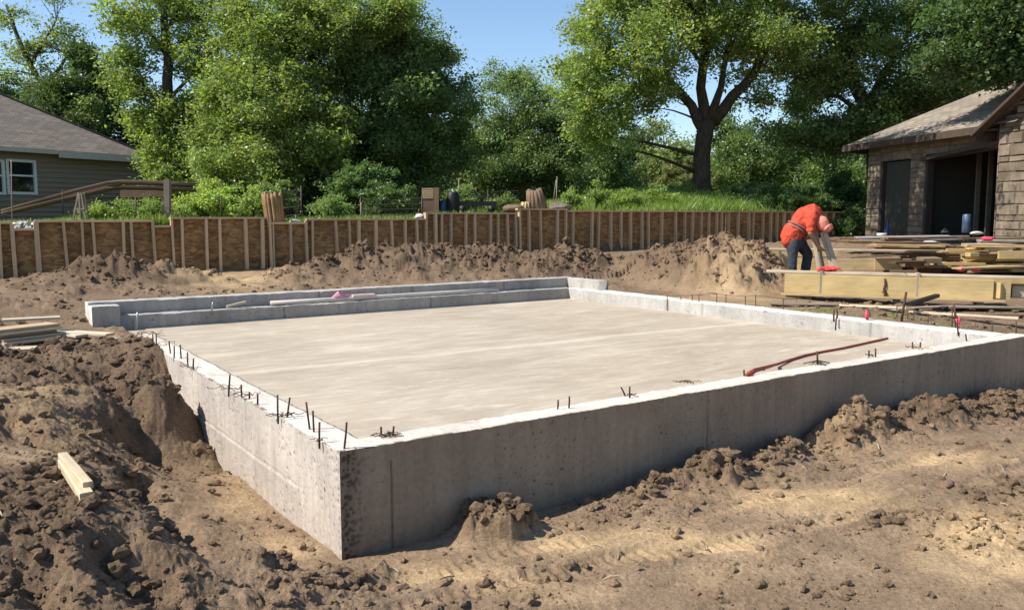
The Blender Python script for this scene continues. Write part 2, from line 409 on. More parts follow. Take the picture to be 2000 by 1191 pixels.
# ------------------------------------------------------------------ ground height
CP = []
def g(px, py, z): p = Zp(px, py, z); CP.append((p.x, p.y, z))
def gy(px, py, Y): p = Dp(px, py, Y); CP.append((p.x, p.y, p.z))
def gw(x, y, z): CP.append((x, y, z))
for a in ((800, 1150, .0), (1200, 1100, .02), (1600, 1000, .03), (1990, 900, .07), (1990, 1180, .02), (1200, 1000, .0), (1700, 850, .07), (1500, 1150, .0),
          (900, 1080, .0), (700, 1185, .02), (1000, 1185, .0), (1990, 1040, .0), (1400, 930, .02),
          (450, 930, .0), (550, 1050, -.02), (600, 1100, .0), (390, 860, .04), (365, 822, .1), (480, 1010, .0),
          (0, 1185, .30), (120, 1185, .30), (300, 1180, .20), (450, 1170, .12), (600, 1180, .06), (0, 1100, .42),
          (0, 900, .50), (100, 900, .50), (175, 905, .46), (60, 1000, .48), (180, 1000, .46), (270, 1000, .42), (330, 1080, .30),
          (380, 1000, .06), (310, 920, .10), (430, 1080, .06), (280, 870, .14), (275, 800, .22), (230, 740, .36), (360, 930, .03),
          (120, 800, .52), (0, 760, .53), (100, 712, .50), (200, 702, .50), (285, 690, .57), (240, 692, .53), (332, 745, .52), (345, 795, .32), (305, 725, .60),
          (0, 655, .46), (100, 655, .45), (200, 668, .36), (250, 668, .40), (0, 690, .50), (100, 680, .48)):
    g(*a)
for a in ((0, 600, 10.6), (120, 590, 11.2), (60, 565, 12.0), (0, 552, 13.6), (160, 575, 11.6)): gy(*a)
for u in (0.5, 2, 4, 6): gw(*fuv(u, 8.15, 0.62)); gw(*fuv(u, -0.15, 0.0))
for v in (1, 3, 5, 7): gw(*fuv(7.75, v, 0.50))
gw(*fuv(7.5, -0.15, 0.02)); gw(*fuv(8.4, -0.1, 0.12)); gw(*fuv(9.5, 0.5, 0.3))
for px, Y, z in ((200, 14.2, .72), (600, 16.1, .78), (1000, 18.1, .86), (1300, 20.5, .95), (1550, 23, 1.05)):
    gw((px - CX) / F * Y, Y, z)
for x, y, z in ((4, 13, .52), (5.5, 12, .46), (7, 12.5, .44), (5.5, 13, .47), (5, 14.5, .55), (8, 15, .62), (7, 17.5, .95), (9.3, 19, 1.18), (9.5, 23.5, 1.2), (11, 16, 1.1), (13, 14, 1.1),
                (4, 16.5, .75), (9, 12.5, .55), (8, 10, .45), (9, 8, .3), (5, 19, .9), (6, 21.5, 1.05), (12, 20, 1.2), (12, 24, 1.2), (9, 5, .1), (-6, 3, .5), (-8, 7, .6), (-10, 11, .65), (-3, 1.5, .3), (0, 0, .1), (3, 1, .0), (6, 2, .05)):
    gw(x, y, z)
CP = np.array(CP)
def _tps(r2): return 0.5 * r2 * np.log(r2 + 1e-9)
def _fit(P):
    n = len(P); d2 = (P[:, None, 0] - P[None, :, 0]) ** 2 + (P[:, None, 1] - P[None, :, 1]) ** 2
    K = _tps(d2) + np.eye(n) * 0.03
    Q = np.hstack([np.ones((n, 1)), P[:, :2]]); Aq = np.block([[K, Q], [Q.T, np.zeros((3, 3))]])
    w = np.linalg.solve(Aq, np.concatenate([P[:, 2], np.zeros(3)])); return w
CW = _fit(CP)
def base_front(x, y):
    xx = np.clip(x, -12, 14); yy = np.clip(y, -2, 27)
    h = CW[-3] + CW[-2] * xx + CW[-1] * yy
    for (px, py, _), w in zip(CP, CW[:-3]): h = h + w * _tps((xx - px) ** 2 + (yy - py) ** 2)
    return h
# heaps that were thrown up by the digger: ridges (polyline crest + slope) and single mounds
RIDGE = [(-60, 540, 12.2), (40, 536, 12.4), (130, 527, 12.9), (260, 520, 13.2), (400, 531, 13.8), (470, 548, 13.9), (560, 522, 14.5), (680, 502, 15.1), (780, 491, 15.7), (850, 484, 16.1), (950, 489, 16.4),
         (1050, 490, 16.6), (1150, 500, 16.9), (1215, 502, 16.9), (1290, 492, 16.6)]
RIDGE = [Dp(*p) for p in RIDGE]
def ridge_h(x, y):
    best = np.full_like(x, -1e3); acc = best
    for p, q in zip(RIDGE[:-1], RIDGE[1:]):
        dx = q.x - p.x; dy = q.y - p.y; L2 = dx * dx + dy * dy
        t = np.clip(((x - p.x) * dx + (y - p.y) * dy) / L2, 0, 1)
        ex = x - p.x - t * dx; ey = y - p.y - t * dy; d = np.sqrt(ex * ex + ey * ey)
        s = np.where(ey > 0, 0.62, 0.36)
        hh = p.z + t * (q.z - p.z) - s * (np.sqrt(d * d + 0.04) - 0.2)
        acc = np.maximum(acc, hh)
    return acc
MOUNDS = [  # x, y, crest z, radius across, radius along, rotation
    (Dp(1420, 474, 15.2), .80, 1.15, 0.0), (Dp(1345, 489, 15.5), 0.7, 1.0, 0.3)]
LUMPS = [(-0.13, 4.72, .165, .20, .18, .5, 11), (1.38, 5.66, .21, .20, .15, .6, 12), (2.75, 6.66, .21, .42, .17, .6, 13), (3.55, 7.12, .20, .50, .19, .6, 14),
         (4.5, 7.78, .15, .6, .18, .6, 15), (0.75, 5.28, .06, .28, .08, .6, 16), (-0.80, 3.98, .05, .22, .10, .3, 17), (-1.15, 3.95, .06, .18, .12, .2, 18), (3.05, 5.35, .04, .25, .15, .3, 19), (2.75, 4.55, .06, .4, .18, .5, 20), (2.3, 4.75, .04, .25, .10, .1, 21),
         (2.05, 6.18, .10, .4, .12, .6, 22), (1.05, 5.50, .08, .25, .10, .6, 23)]
def troughs(x, y):                                      # cuts left by the bucket teeth in the left heap
    t = np.zeros_like(x)
    for (pts, w, dep) in TROUGH:
        for p, q in zip(pts[:-1], pts[1:]): t = np.maximum(t, dep * np.exp(-(dist_seg(x, y, p, q) / w) ** 2))
    return t
TROUGH = [([Zp(250, 905, .3).xy, Zp(330, 1010, .2).xy, Zp(440, 1105, .1).xy], .13, .20), ([Zp(215, 745, .45).xy, Zp(285, 860, .2).xy], .15, .20), ([Zp(20, 830, .5).xy, Zp(120, 860, .5).xy], .10, .10),
          ([Zp(200, 1080, .35).xy, Zp(300, 1170, .2).xy], .09, .13), ([Zp(30, 1150, .3).xy, Zp(110, 1190, .3).xy], .10, .14), ([Zp(120, 720, .55).xy, Zp(190, 700, .55).xy], .10, .08)]
def cone(x, y, cx, cy, h, ra, rb, rot, pw=1.4, dome=False):
    dx = x - cx; dy = y - cy; c = math.cos(rot); s = math.sin(rot)
    a = (dx * c + dy * s) / ra; b = (-dx * s + dy * c) / rb
    d = np.sqrt(a * a + b * b + 0.02) - 0.14
    t = np.clip(d / 1.6, 0, 1)
    return h * ((1 - t * t) ** 1.5 if dome else (1 - t) ** pw)
SANDY = [(1240, 1065, 260, 34, 1.0), (1590, 985, 190, 32, 1.0), (1860, 910, 120, 22, .7), (1950, 1065, 165, 72, 1.4), (860, 1120, 160, 30, .8), (450, 960, 80, 55, .55), (560, 1070, 60, 40, .6), (60, 930, 90, 60, .5),
         (1420, 1130, 160, 40, .35), (1650, 870, 90, 22, .4), (1100, 1150, 120, 30, .5), (440, 548, 110, 16, .8), (1440, 560, 130, 26, .5)]
def sandy(x, y):
    s = np.zeros_like(x)
    for px, py, rx, ry, a in SANDY:
        p = Zp(px, py, 0.0 if py > 800 else 0.7); hh = EYE - (0.0 if py > 800 else 0.7)
        X = rx * p.y / F; Yr = ry * p.y * p.y / (F * hh)
        dx = (x - p.x) - (p.x / p.y) * (y - p.y)
        s = np.maximum(s, a * np.exp(-((dx / X) ** 2 + ((y - p.y) / Yr) ** 2) ** 1.3))
    return s
def dist_seg(x, y, p, q):
    dx = q[0] - p[0]; dy = q[1] - p[1]; t = np.clip(((x - p[0]) * dx + (y - p[1]) * dy) / (dx * dx + dy * dy), 0, 1)
    return np.hypot(x - p[0] - t * dx, y - p[1] - t * dy)
RUTS = [[Zp(*p, 0).xy for p in ((640, 1160), (1000, 1080), (1360, 1020), (1720, 930), (1990, 880))], [Zp(*p, 0).xy for p in ((760, 1195), (1080, 1120), (1460, 1060), (1800, 985), (2040, 925))]]
def os_side(x, y): return (x - OS0.x) * OSN.x + (y - OS0.y) * OSN.y
def knoll(x, y): return 0.62 * np.exp(-(((x - 4.6) / 3.4) ** 2 + ((y - 26.5) / 2.8) ** 2))
def ground(x, y, detail=True):
    """height, rough, sand, ridge_add, mound_add, lump id for points"""
    x = np.asarray(x, float); y = np.asarray(y, float)
    r = np.hypot(x, y)
    h = base_front(x, y)
    u, v = to_uv(x, y)
    big = fbm(x * 0.9, y * 0.9, 3, 5)
    wx = x + 0.10 * fbm(x * 3, y * 3, 3, 21); wy = y + 0.10 * fbm(x * 3 + 40, y * 3, 3, 22)
    sd = sandy(wx, wy)
    # how torn up the soil is
    path = np.exp(-(np.minimum(dist_seg(x, y, (-1.35, 4.1), (-2.4, 5.9)), 9) / 0.33) ** 2)
    left = sstep(0.15, -0.25, (x + 1.45) + 0.35 * (y - 4.3)) * sstep(9.5, 8.0, y)
    flat = np.exp(-(((x + 2.75) / 0.5) ** 2 + ((y - 4.45) / 0.42) ** 2))
    rough = 0.30 + 0.62 * left + 0.30 * fbm(x * 1.3, y * 1.3, 3, 31)
    rough = np.maximum(rough, 0.65 * np.exp(-(((u - 3.7) / 4.2) ** 4 + ((v + 0.45) / 0.30) ** 2)))
    rough = np.maximum(rough, 0.95 * np.exp(-(((x - 2.95) / 0.75) ** 2 + ((y - 4.75) / 0.5) ** 2)))
    rough = np.maximum(rough, 0.8 * np.exp(-(((x + 1.0) / 0.5) ** 2 + ((y - 3.75) / 0.30) ** 2)))
    rough = np.clip(rough * (1 - 0.8 * np.clip(path + 0.9 * flat, 0, 1)) * (1 - 0.72 * np.clip(sd, 0, 1)), 0.05, 1.2)
    h = h - troughs(wx, wy) * left
    # heaps
    hr = ridge_h(wx, wy); kk = 0.10
    hr = hr + 0.10 * big + 0.12 * fbm(x * 1.7, y * 1.7, 3, 44)
    front = os_side(x, y)
    hr = np.where((front < -0.1) & (v > 7.9), hr, -1e3)
    ra = np.maximum(hr - h, 0)
    m = np.zeros_like(x)
    for p, wa, wb, ro in MOUNDS:
        ph = p.z - 0.62
        m = np.maximum(m, cone(wx, wy, p.x, p.y, ph, wa, wb, ro, 1.1, True))
    m = m * (front < -0.1)
    add = np.maximum(ra, m)
    rough = np.maximum(rough, np.clip(add * 3.0, 0, 0.95))
    rough = np.where(m > ra, rough * 0.9, rough)
    l = np.zeros_like(x); lid = np.zeros(x.shape, int)
    for k, (cx_, cy_, hh, ra_, rb_, ro, sd_) in enumerate(LUMPS):
        c = cone(x + 0.06 * fbm(x * 9, y * 9, 2, sd_), y + 0.06 * fbm(x * 9, y * 9 + 7, 2, sd_), cx_, cy_, hh * 1.0, ra_, rb_, ro, 1.0, True)
        c = c * (.62 + .55 * np.abs(fbm(x * 5 + k, y * 5, 4, sd_ + 50, .6)) + .3 * vnoise(x * 9, y * 9, sd_ + 60))
        lid = np.where(c > np.maximum(l, 0.02), k + 1, lid); l = np.maximum(l, c)
    rough = np.maximum(rough, np.clip(l * 14, 0, 1.0))
    h = h + add + l
    back = front > 0
    hb = 1.50 + 0.22 * sstep(-8, -2, x) + knoll(x, y) + 0.06 * fbm(x * 0.5, y * 0.5, 3, 71)
    hb = np.where(x < -9, hb - 0.0, hb)
    if detail:
        R1 = np.clip(rough, 0, 1.2)
        near = sstep(26, 8, r)
        far0 = sstep(9, 13, r)
        def crumb(sc, seed, rmax, rmin, dens):             # clods with broken outlines
            ax_ = x + .42 * sc * fbm(x / sc * 1.2, y / sc * 1.2, 3, seed + 5, .6); ay_ = y + .42 * sc * fbm(x / sc * 1.2 + 31, y / sc * 1.2, 3, seed + 6, .6)
            return bumps(ax_, ay_, sc, seed, rmax, rmin, dens) * sc * (.72 + .5 * vnoise(x / sc * 3.1, y / sc * 3.1, seed + 7))
        b = 0.50 * crumb(.40, 100, .58, .1, .40) + 0.62 * crumb(.19, 110, .60, .1, .60) + 0.66 * crumb(.085, 120, .62, .1, .7) + .6 * crumb(.042, 130, .6, .1, .6) * near
        pat = .22 + 1.15 * sstep(-.25, .4, fbm(x * 1.1, y * 1.1, 3, 205)); b = b * (pat * (1 - far0) + far0 * 1.5)
        n = 0.085 * fbm(x * 2.6, y * 2.6, 5, 200, 0.58) + 0.050 * (0.35 - np.abs(fbm(x * 6.5, y * 6.5, 5, 210, .62))) + (0.018 * fbm(x * 30, y * 30, 4, 220, .65)) * (.35 + .65 * near)
        far_ = sstep(9, 13, r); n = n + far_ * (0.26 * (0.3 - np.abs(fbm(x * 1.9, y * 1.9, 5, 215, .62))) + 0.09 * fbm(x * 6, y * 6, 4, 216, .68))
        sm = 0.010 * fbm(x * 5, y * 5, 4, 230) + 0.006 * fbm(x * 24, y * 24, 4, 240, .65) * near + 0.016 * fbm((x * U.x + y * U.y) * 1.0, (-x * U.y + y * U.x) * 9, 3, 250)
        spk = 0.6 * crumb(.15, 300, .24, .05, .4) + 0.6 * crumb(.06, 310, .30, .06, .4) * near   # scattered small clods on the flat
        lump = sstep(0.15, 0.65, R1 + 0.35 * fbm(x * 2.1, y * 2.1, 3, 320))
        d = lump * R1 * (b + n) + (1 - lump) * (sm + spk * (1 - 0.6 * np.clip(sd, 0, 1))) 
        # tyre marks at the left and across the front
        q = (x * 0.35 + y * 0.94); d = d + flat * 0.008 * np.sin(q * 60 + 2 * fbm(x * 4, y * 4, 2, 9)) * sstep(0.1, 0.5, flat)
        for pts in RUTS:
            dd = np.full_like(x, 9.0)
            for p, q in zip(pts[:-1], pts[1:]): dd = np.minimum(dd, dist_seg(wx, wy, p, q))
            d = d - .016 * np.exp(-(dd / .075) ** 4) * (1 + .5 * np.sin((x * U.x + y * U.y) * 95)) * sstep(-.3, .2, fbm(x * 1.5, y * 1.5, 2, 77)) + .010 * np.exp(-((dd - .11) / .035) ** 2)
        h = h + np.where(back, 0.03 * fbm(x * 2, y * 2, 3, 400), d)
    # the soil under the concrete stays below it
    inside = np.minimum(np.minimum(u - 0.02, FLEN - 0.02 - u), np.minimum(v - 0.02, FDEP + 0.22 - v))
    h = np.where(inside > 0, np.minimum(h, 0.30 - 0.35 * sstep(0, 0.12, inside)), h)
    # dirt piled against the left wall may bury its far end but not the floor
    h = np.where((inside > 0) & (inside < 0.22) & (u < 0.22) & (v > 5.15) & (v < 7.12), np.maximum(h, 0.44 + 0.05 * fbm(x * 6, y * 6, 3, 5)), h)
    lip = sstep(0.02, 0.18, front)
    h = h * (1 - lip) + hb * lip
    # garage pad and house platform stay clear of the soil
    gp = sstep(9.3, 9.9, x) * sstep(13, 15, y) * sstep(27, 25, y); h = h * (1 - gp) + np.minimum(h, 1.12) * gp
    far = sstep(28, 45, r); h = h * (1 - far) + (1.55 + 0.5 * fbm(x * 0.01, y * 0.01, 2, 77)) * far
    return h, rough, sd, ra, m, l, lid, back, left

def soil_colour(x, y, rough, sd, back, left, lump):
    n = fbm(x * 0.8, y * 0.8, 4, 500)[:, None]; n2 = fbm(x * 4, y * 4, 3, 510)[:, None]
    brown = np.array([0.262, 0.185, 0.120]); dark = np.array([0.148, 0.102, 0.067]); tan = np.array([0.352, 0.255, 0.170]); sand = np.array([0.55, 0.395, 0.225])
    k = np.clip(rough, 0, 1)[:, None]
    c = tan * (1 - k) + brown * k
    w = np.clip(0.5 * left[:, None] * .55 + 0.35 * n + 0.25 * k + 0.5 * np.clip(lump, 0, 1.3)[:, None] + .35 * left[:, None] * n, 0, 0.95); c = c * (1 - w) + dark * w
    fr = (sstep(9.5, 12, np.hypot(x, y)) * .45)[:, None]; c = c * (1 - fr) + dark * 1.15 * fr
    s = np.clip(sd[:, None] * (0.95 + 0.5 * n2), 0, 1); c = c * (1 - s) + sand * s
    c = c * (1 + 0.10 * n2)
    gr = np.array([0.10, 0.115, 0.04]) * (1 + 0.3 * n2)
    bk = back[:, None]
    return np.where(bk, gr, c)

# one sheet of ground: fine where it is near, coarse out to the horizon and behind the camera
th = np.concatenate([np.linspace(-180, -60, 30)[:-1], np.linspace(-60, -37, 24)[:-1], np.linspace(-37, 37, 1080), np.linspace(37, 60, 24)[1:], np.linspace(60, 180, 30)[1:-1]])
th = np.radians(th); NT = len(th)
rr = [0.05, 0.4, 0.9, 1.4, 1.8, 2.1, 2.3]
while rr[-1] < 30:
    q = rr[-1]; rr.append(q + (max(0.0075, 0.0024 * q) if q < 8 else (0.0040 * q if q < 18 else 0.012 * q)))
while rr[-1] < 4500: rr.append(rr[-1] * 1.16)
rr = np.array(rr); NR = len(rr)
GX = (rr[:, None] * np.sin(th)[None, :]).ravel(); GY = (rr[:, None] * np.cos(th)[None, :]).ravel()
GH, g_rough, g_sd, g_ra, g_m, g_l, g_lid, g_back, g_left = ground(GX, GY)
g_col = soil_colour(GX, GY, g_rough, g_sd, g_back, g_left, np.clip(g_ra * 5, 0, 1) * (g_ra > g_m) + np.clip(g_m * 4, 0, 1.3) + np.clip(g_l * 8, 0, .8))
# a little sideways push so that clods get ragged flanks
ja = 0.012 * np.clip(g_rough, 0, 1) * (~g_back) * sstep(25, 6, np.hypot(GX, GY))
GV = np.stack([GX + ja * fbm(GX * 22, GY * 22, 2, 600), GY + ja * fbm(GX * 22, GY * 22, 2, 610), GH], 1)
ii = np.arange(NR - 1)[:, None] * NT; jj = np.arange(NT)[None, :]; j2 = (jj + 1) % NT
GF = np.stack([ii + jj, ii + j2, ii + NT + j2, ii + NT + jj], -1).reshape(-1, 4)[:, ::-1]
# sort the quads into ground and heaps
fid = np.zeros(len(GV), int)
fid = np.where((g_ra > 0.05) & (g_ra >= g_m), 1, fid)
uR, vR = to_uv(GX, GY)
fid = np.where((g_m > 0.06) & (g_m > g_ra), 2, fid)
fid = np.where(g_l > 0.03, 10 + g_lid, fid)
ff = fid[GF[:, 0]]
def take(sel, name, parent=None):
    fs = GF[sel]; idx, inv = np.unique(fs, return_inverse=True)
    me = np_mesh(name, GV[idx], inv.reshape(-1, 4), True); vcol(me, g_col[idx])
    return link(name, me, parent, M['dirt'])
tag(take((ff == 0) | (ff > 15), 'ground'), kind='structure')
tag(take(ff == 1, 'dirt_heap'), 'long ridge of lumpy brown spoil in front of the strand board wall', 'dirt heap', 'heaps of dug soil')
tag(take(ff == 2, 'dirt_heap'), 'broad smooth mound of tan soil beside the bending worker', 'dirt heap', 'heaps of dug soil')
LL = {11: 'lone crumbly clod of brown soil at the shaded wall near its left corner', 12: 'upright lump of brown soil against the shaded wall below its middle joint', 13: 'ragged dark clump of soil against the shaded wall left of the broad bank',
      14: 'broad low bank of soil against the right part of the shaded wall', 15: 'low spread of soil at the far right foot of the shaded wall'}
for k, lab in LL.items():
    if (ff == k).any(): tag(take(ff == k, 'soil_clump'), lab, 'soil clump', 'clumps of soil along the shaded concrete wall')

# loose clods lying about: nobody could count them
def clod_protos(n=10):
    out = []
    for k in range(n):
        bm = bmesh.new(); bmesh.ops.create_icosphere(bm, subdivisions=2, radius=1.0)
        co = np.array([v.co[:] for v in bm.verts]); fc = np.array([[v.index for v in f.verts] for f in bm.faces]); bm.free()
        d = 1 + 0.75 * fbm(co[:, 0] * 1.9 + 9 * k, co[:, 1] * 1.9 + co[:, 2] * 2.3, 4, 700 + k, .65)
        sc = np.array([1, rnd.uniform(.6, 1), rnd.uniform(.5, .8)])
        out.append((co * d[:, None] * sc, fc))
    return out
CLP = clod_protos()
nr = np.random.RandomState(3)
def scatter_clods(n, rmin, rmax, heap=False, rlo=2.4):
    rad = rlo + (rmax - rlo) * nr.rand(n * (25 if heap else 6)) ** (1.3 if not heap else .8); an = np.radians(nr.uniform(-36, 36, len(rad)))
    x = rad * np.sin(an); y = rad * np.cos(an)
    h, ro, sd_, ra_, m_, l_, lid_, bk, lf = ground(x, y)
    u, v = to_uv(x, y)
    cl = fbm(x * 1.6, y * 1.6, 3, 720)
    pr = np.clip(0.18 + 0.75 * ro + 0.7 * cl - 0.35 * sd_, 0.015, 1)
    if heap: pr = np.clip(ra_ * 1.6 + m_ * .6 + l_ * 14, 0, 1) * np.clip(.5 + cl, .1, 1)
    ok = (nr.rand(len(x)) < pr) & ~bk & ~((u > -0.03) & (u < FLEN + .03) & (v > -0.03) & (v < FDEP + .35)) & (os_side(x, y) < -0.3)
    x, y, h, ro, sd_, bk, lf, l_ = [a[ok][:n] for a in (x, y, h, ro, sd_, bk, lf, l_)]
    size = rmin * (1 + (2.6 if heap else 5.5) * nr.rand(len(x)) ** 7.0) * (0.75 + 0.5 * np.clip(ro, 0, 1)) * (1 + 0.05 * np.hypot(x, y))
    col = soil_colour(x, y, np.clip(ro + .3, 0, 1), sd_ * .6, bk, lf, np.full(len(x), .6 if heap else 0)) * nr.uniform(.8, 1.15, (len(x), 1))
    Vs, Fs, Cs = [], [], []; off = 0
    for i in range(len(x)):
        V, Fc = CLP[nr.randint(len(CLP))]; a = nr.uniform(0, 6.28); c, s = math.cos(a), math.sin(a)
        P = V * size[i]; P = np.stack([P[:, 0] * c - P[:, 1] * s + x[i], P[:, 0] * s + P[:, 1] * c + y[i], P[:, 2] + h[i] + size[i] * 0.25], 1)
        Vs.append(P); Fs.append(Fc + off); Cs.append(np.repeat(col[i:i + 1], len(P), 0)); off += len(P)
    me = np_mesh('soil_clods', np.vstack(Vs), np.vstack(Fs), False); vcol(me, np.vstack(Cs))
    return link('soil_clods', me, None, M['dirt'])
o = scatter_clods(5600, 0.0100, 17.5, True, 3.7); tag(o, 'broken lumps of brown soil lying on the heaps', 'soil lumps', kind='stuff'); o.name = 'heap_clods'
o = scatter_clods(9000, 0.0055, 14); tag(o, 'loose clods and crumbs of brown soil strewn over the dug ground', 'soil clods', kind='stuff')

mb = MB(); lr = random.Random(6)
for i in range(240):
    r_ = lr.uniform(3.4, 9); a_ = math.radians(lr.uniform(-32, 33)); x_, y_ = r_ * math.sin(a_), r_ * math.cos(a_); u_, v_ = to_uv(x_, y_)
    if -.05 < u_ < FLEN + .05 and -.05 < v_ < FDEP + .4: continue
    L_ = lr.uniform(.02, .09); b_ = lr.uniform(0, 6.28); dx_, dy_ = math.cos(b_) * L_, math.sin(b_) * L_
    hs_ = ground(np.array([x_, x_ + dx_]), np.array([y_, y_ + dy_]))[0] + .004
    c_ = lr.choice(((.5, .42, .3), (.25, .2, .15), (.12, .09, .07), (.12, .09, .07)))
    mb.tube([(x_, y_, hs_[0]), (x_ + dx_ * .5 + lr.uniform(-.006, .006), y_ + dy_ * .5, max(hs_) + .004), (x_ + dx_, y_ + dy_, hs_[1])], lr.uniform(.0015, .004), 5, True, c_)
tag(mb.build('twig_litter', simple('twig', (1, 1, 1), .9, usecol=True), None), 'fine twigs and splinters strewn over the bare soil', 'litter', kind='stuff')

# ------------------------------------------------------------------ the concrete foundation
fnd = thing('concrete_foundation', 'grey concrete foundation with low walls round a pale fresh floor', 'foundation', (A0.x, A0.y, 0), FROT)
def fine(a, b, lo, hi, extra=None):
    """sample positions from a to b: step grows from lo to hi"""
    out = [a]
    while out[-1] < b:
        out.append(out[-1] + min(hi, lo + (hi - lo) * (out[-1] - a) / max(b - a, .01)))
    out[-1] = b
    return np.array(out)
def wall_skin(name, us, zs, tops, org, du, dn, mat, disp, col, parent, thick, ktop=1.18, caps=True, ctop=None):
    """upright concrete wall: displaced outer face, top and inner face in one mesh. org + du*u is the outer foot line, dn points inwards"""
    nu, nz = len(us), len(zs)
    rows = []
    cc = []
    Ug, Zg = np.meshgrid(us, zs, indexing='ij')
    d, k = disp(Ug, Zg); topz = zs[-1]
    edge = 0.010 * np.abs(fbm(us * 11, us * 0 + 3.3, 4, 41)) + 0.012 * sstep(.25, .6, fbm(us * 2.3, us * 0 + 9, 3, 43))
    Zw = Zg.copy(); Zw[:, -1] -= edge
    wav = 0.006 * fbm(us * 1.3, us * 0, 3, 47); Zw[:, -1] += wav
    out = np.stack([Ug, d, Zw], -1)                    # local: along, inward, up
    inner_z = np.array([topz, 0.12])
    tt = np.linspace(0.0, 1.0, 9)[1:]
    Tu, Tt = np.meshgrid(us, tt, indexing='ij')
    trough = 0.006 * fbm(Tu * 5, Tt * 2, 4, 51) + 0.004 * fbm(Tu * 30, Tt * 5, 2, 52)
    tz = topz + wav[:, None] + trough - edge[:, None] * np.clip(1 - Tt * 5, 0, 1); tz[:, -1] -= 0.006
    inn = 0.012 * fbm(us * 1.7, us * 0 + 5, 3, 55)
    top = np.stack([Tu, 0.004 + (thick - 0.004) * Tt + inn[:, None] * Tt, tz], -1)
    bot = np.stack([us, thick + inn + 0.004, np.full_like(us, 0.15)], -1)[:, None, :]
    P = np.concatenate([out, top, bot], 1)             # nu x (nz+8+1)
    K = np.concatenate([k, np.tile(np.where(tt < .99, ktop, 1.0), (nu, 1)), np.ones((nu, 1))], 1)
    m = P.shape[1]
    X = P[..., 0].ravel(); Yn = P[..., 1].ravel(); Zz = P[..., 2].ravel()
    W = np.stack([org[0] + du[0] * X + dn[0] * Yn, org[1] + du[1] * X + dn[1] * Yn, Zz], 1)
    i0 = np.arange(nu - 1)[:, None] * m; j0 = np.arange(m - 1)[None, :]
    Fc = np.stack([i0 + j0, i0 + m + j0, i0 + m + j0 + 1, i0 + j0 + 1], -1).reshape(-1, 4)
    # end caps
    V = [W]; nV = len(W); Fl = [Fc]
    for e in ((0, nu - 1) if caps else ()):
        ring = np.arange(m) + e * m
        q = [[ring[j], ring[j + 1], ring[max(0, m - 2 - j)], ring[m - 1 - j]] for j in range(m // 2)]
        Fl.append(np.array(q))
    Fc = np.vstack(Fl)
    me = np_mesh(name, np.vstack(V), Fc, True)
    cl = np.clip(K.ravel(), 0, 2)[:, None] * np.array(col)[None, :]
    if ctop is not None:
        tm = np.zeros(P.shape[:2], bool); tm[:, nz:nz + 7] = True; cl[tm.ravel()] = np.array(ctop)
    vcol(me, cl)
    o = link(name, me, parent, mat)
    me.update(); return o
def flip_ok(o):                                        # make sure normals face outwards
    bm = bmesh.new(); bm.from_mesh(o.data); bmesh.ops.recalc_face_normals(bm, faces=bm.faces[:]); bm.to_mesh(o.data); bm.free()

def pits(Ug, Zg, scale, seed, rmax, dens): return bumps(Ug, Zg, scale, seed, rmax, .03, dens) * scale
def disp_front(Ug, Zg):
    d = 0.006 * fbm(Ug * 0.9, Zg * 1.5, 3, 60) + 0.0015 * fbm(Ug * 14, Zg * 14, 3, 61)
    p = pits(Ug, Zg, 0.045, 62, .20, .45) + pits(Ug, Zg, 0.022, 63, .26, .35)
    zone = sstep(-.1, .35, fbm(Ug * 1.5 + 3, Zg * 2.0, 3, 64) + 0.25 * sstep(.3, .55, Zg))
    p = p * (0.22 + .8 * zone); d = d + 1.0 * p
    k = 1 - 1.4 * np.clip(p / 0.010, 0, .35)
    rg = sstep(0.21, 0.03, Ug + 0.07 * fbm(Zg * 7, Ug * 7, 4, 65))             # honeycombed corner
    hc = bumps(Ug, Zg, 0.028, 66, .6, .2, .9) * 0.028 + .6 * bumps(Ug, Zg, 0.013, 67, .6, .2, .8) * .013
    d = d * (1 - rg * sstep(.02, 0, Ug)) + rg * (0.003 + .5 * hc) * sstep(0, .03, Ug); k = k * (1 - rg * (.25 + .45 * sstep(.1, .5, hc / .014)))
    for jx, dep in ((0.30, .010), (2.80, .020), (5.55, .008)):
        gm = np.exp(-((Ug - jx - 0.004 * fbm(Zg * 4, Zg * 0, 2, 68)) / 0.006) ** 2) * ((Zg < .47) if jx < 1 else 1); d = d + dep * gm; k = k * (1 - .5 * gm)
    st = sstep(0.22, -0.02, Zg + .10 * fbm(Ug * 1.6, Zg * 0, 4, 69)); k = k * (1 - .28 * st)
    return d, k
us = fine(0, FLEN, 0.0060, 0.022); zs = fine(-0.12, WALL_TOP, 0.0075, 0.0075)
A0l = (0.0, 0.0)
fw = wall_skin('wall', us, zs, None, A0l, (1, 0), (0, 1), M['concrete'], disp_front, (0.68, .585, .475), fnd, WALL_T, 2.0, False, (1.36, 1.36, 1.36)); flip_ok(fw)  # face colour darkened to stand in for shade; top left near white
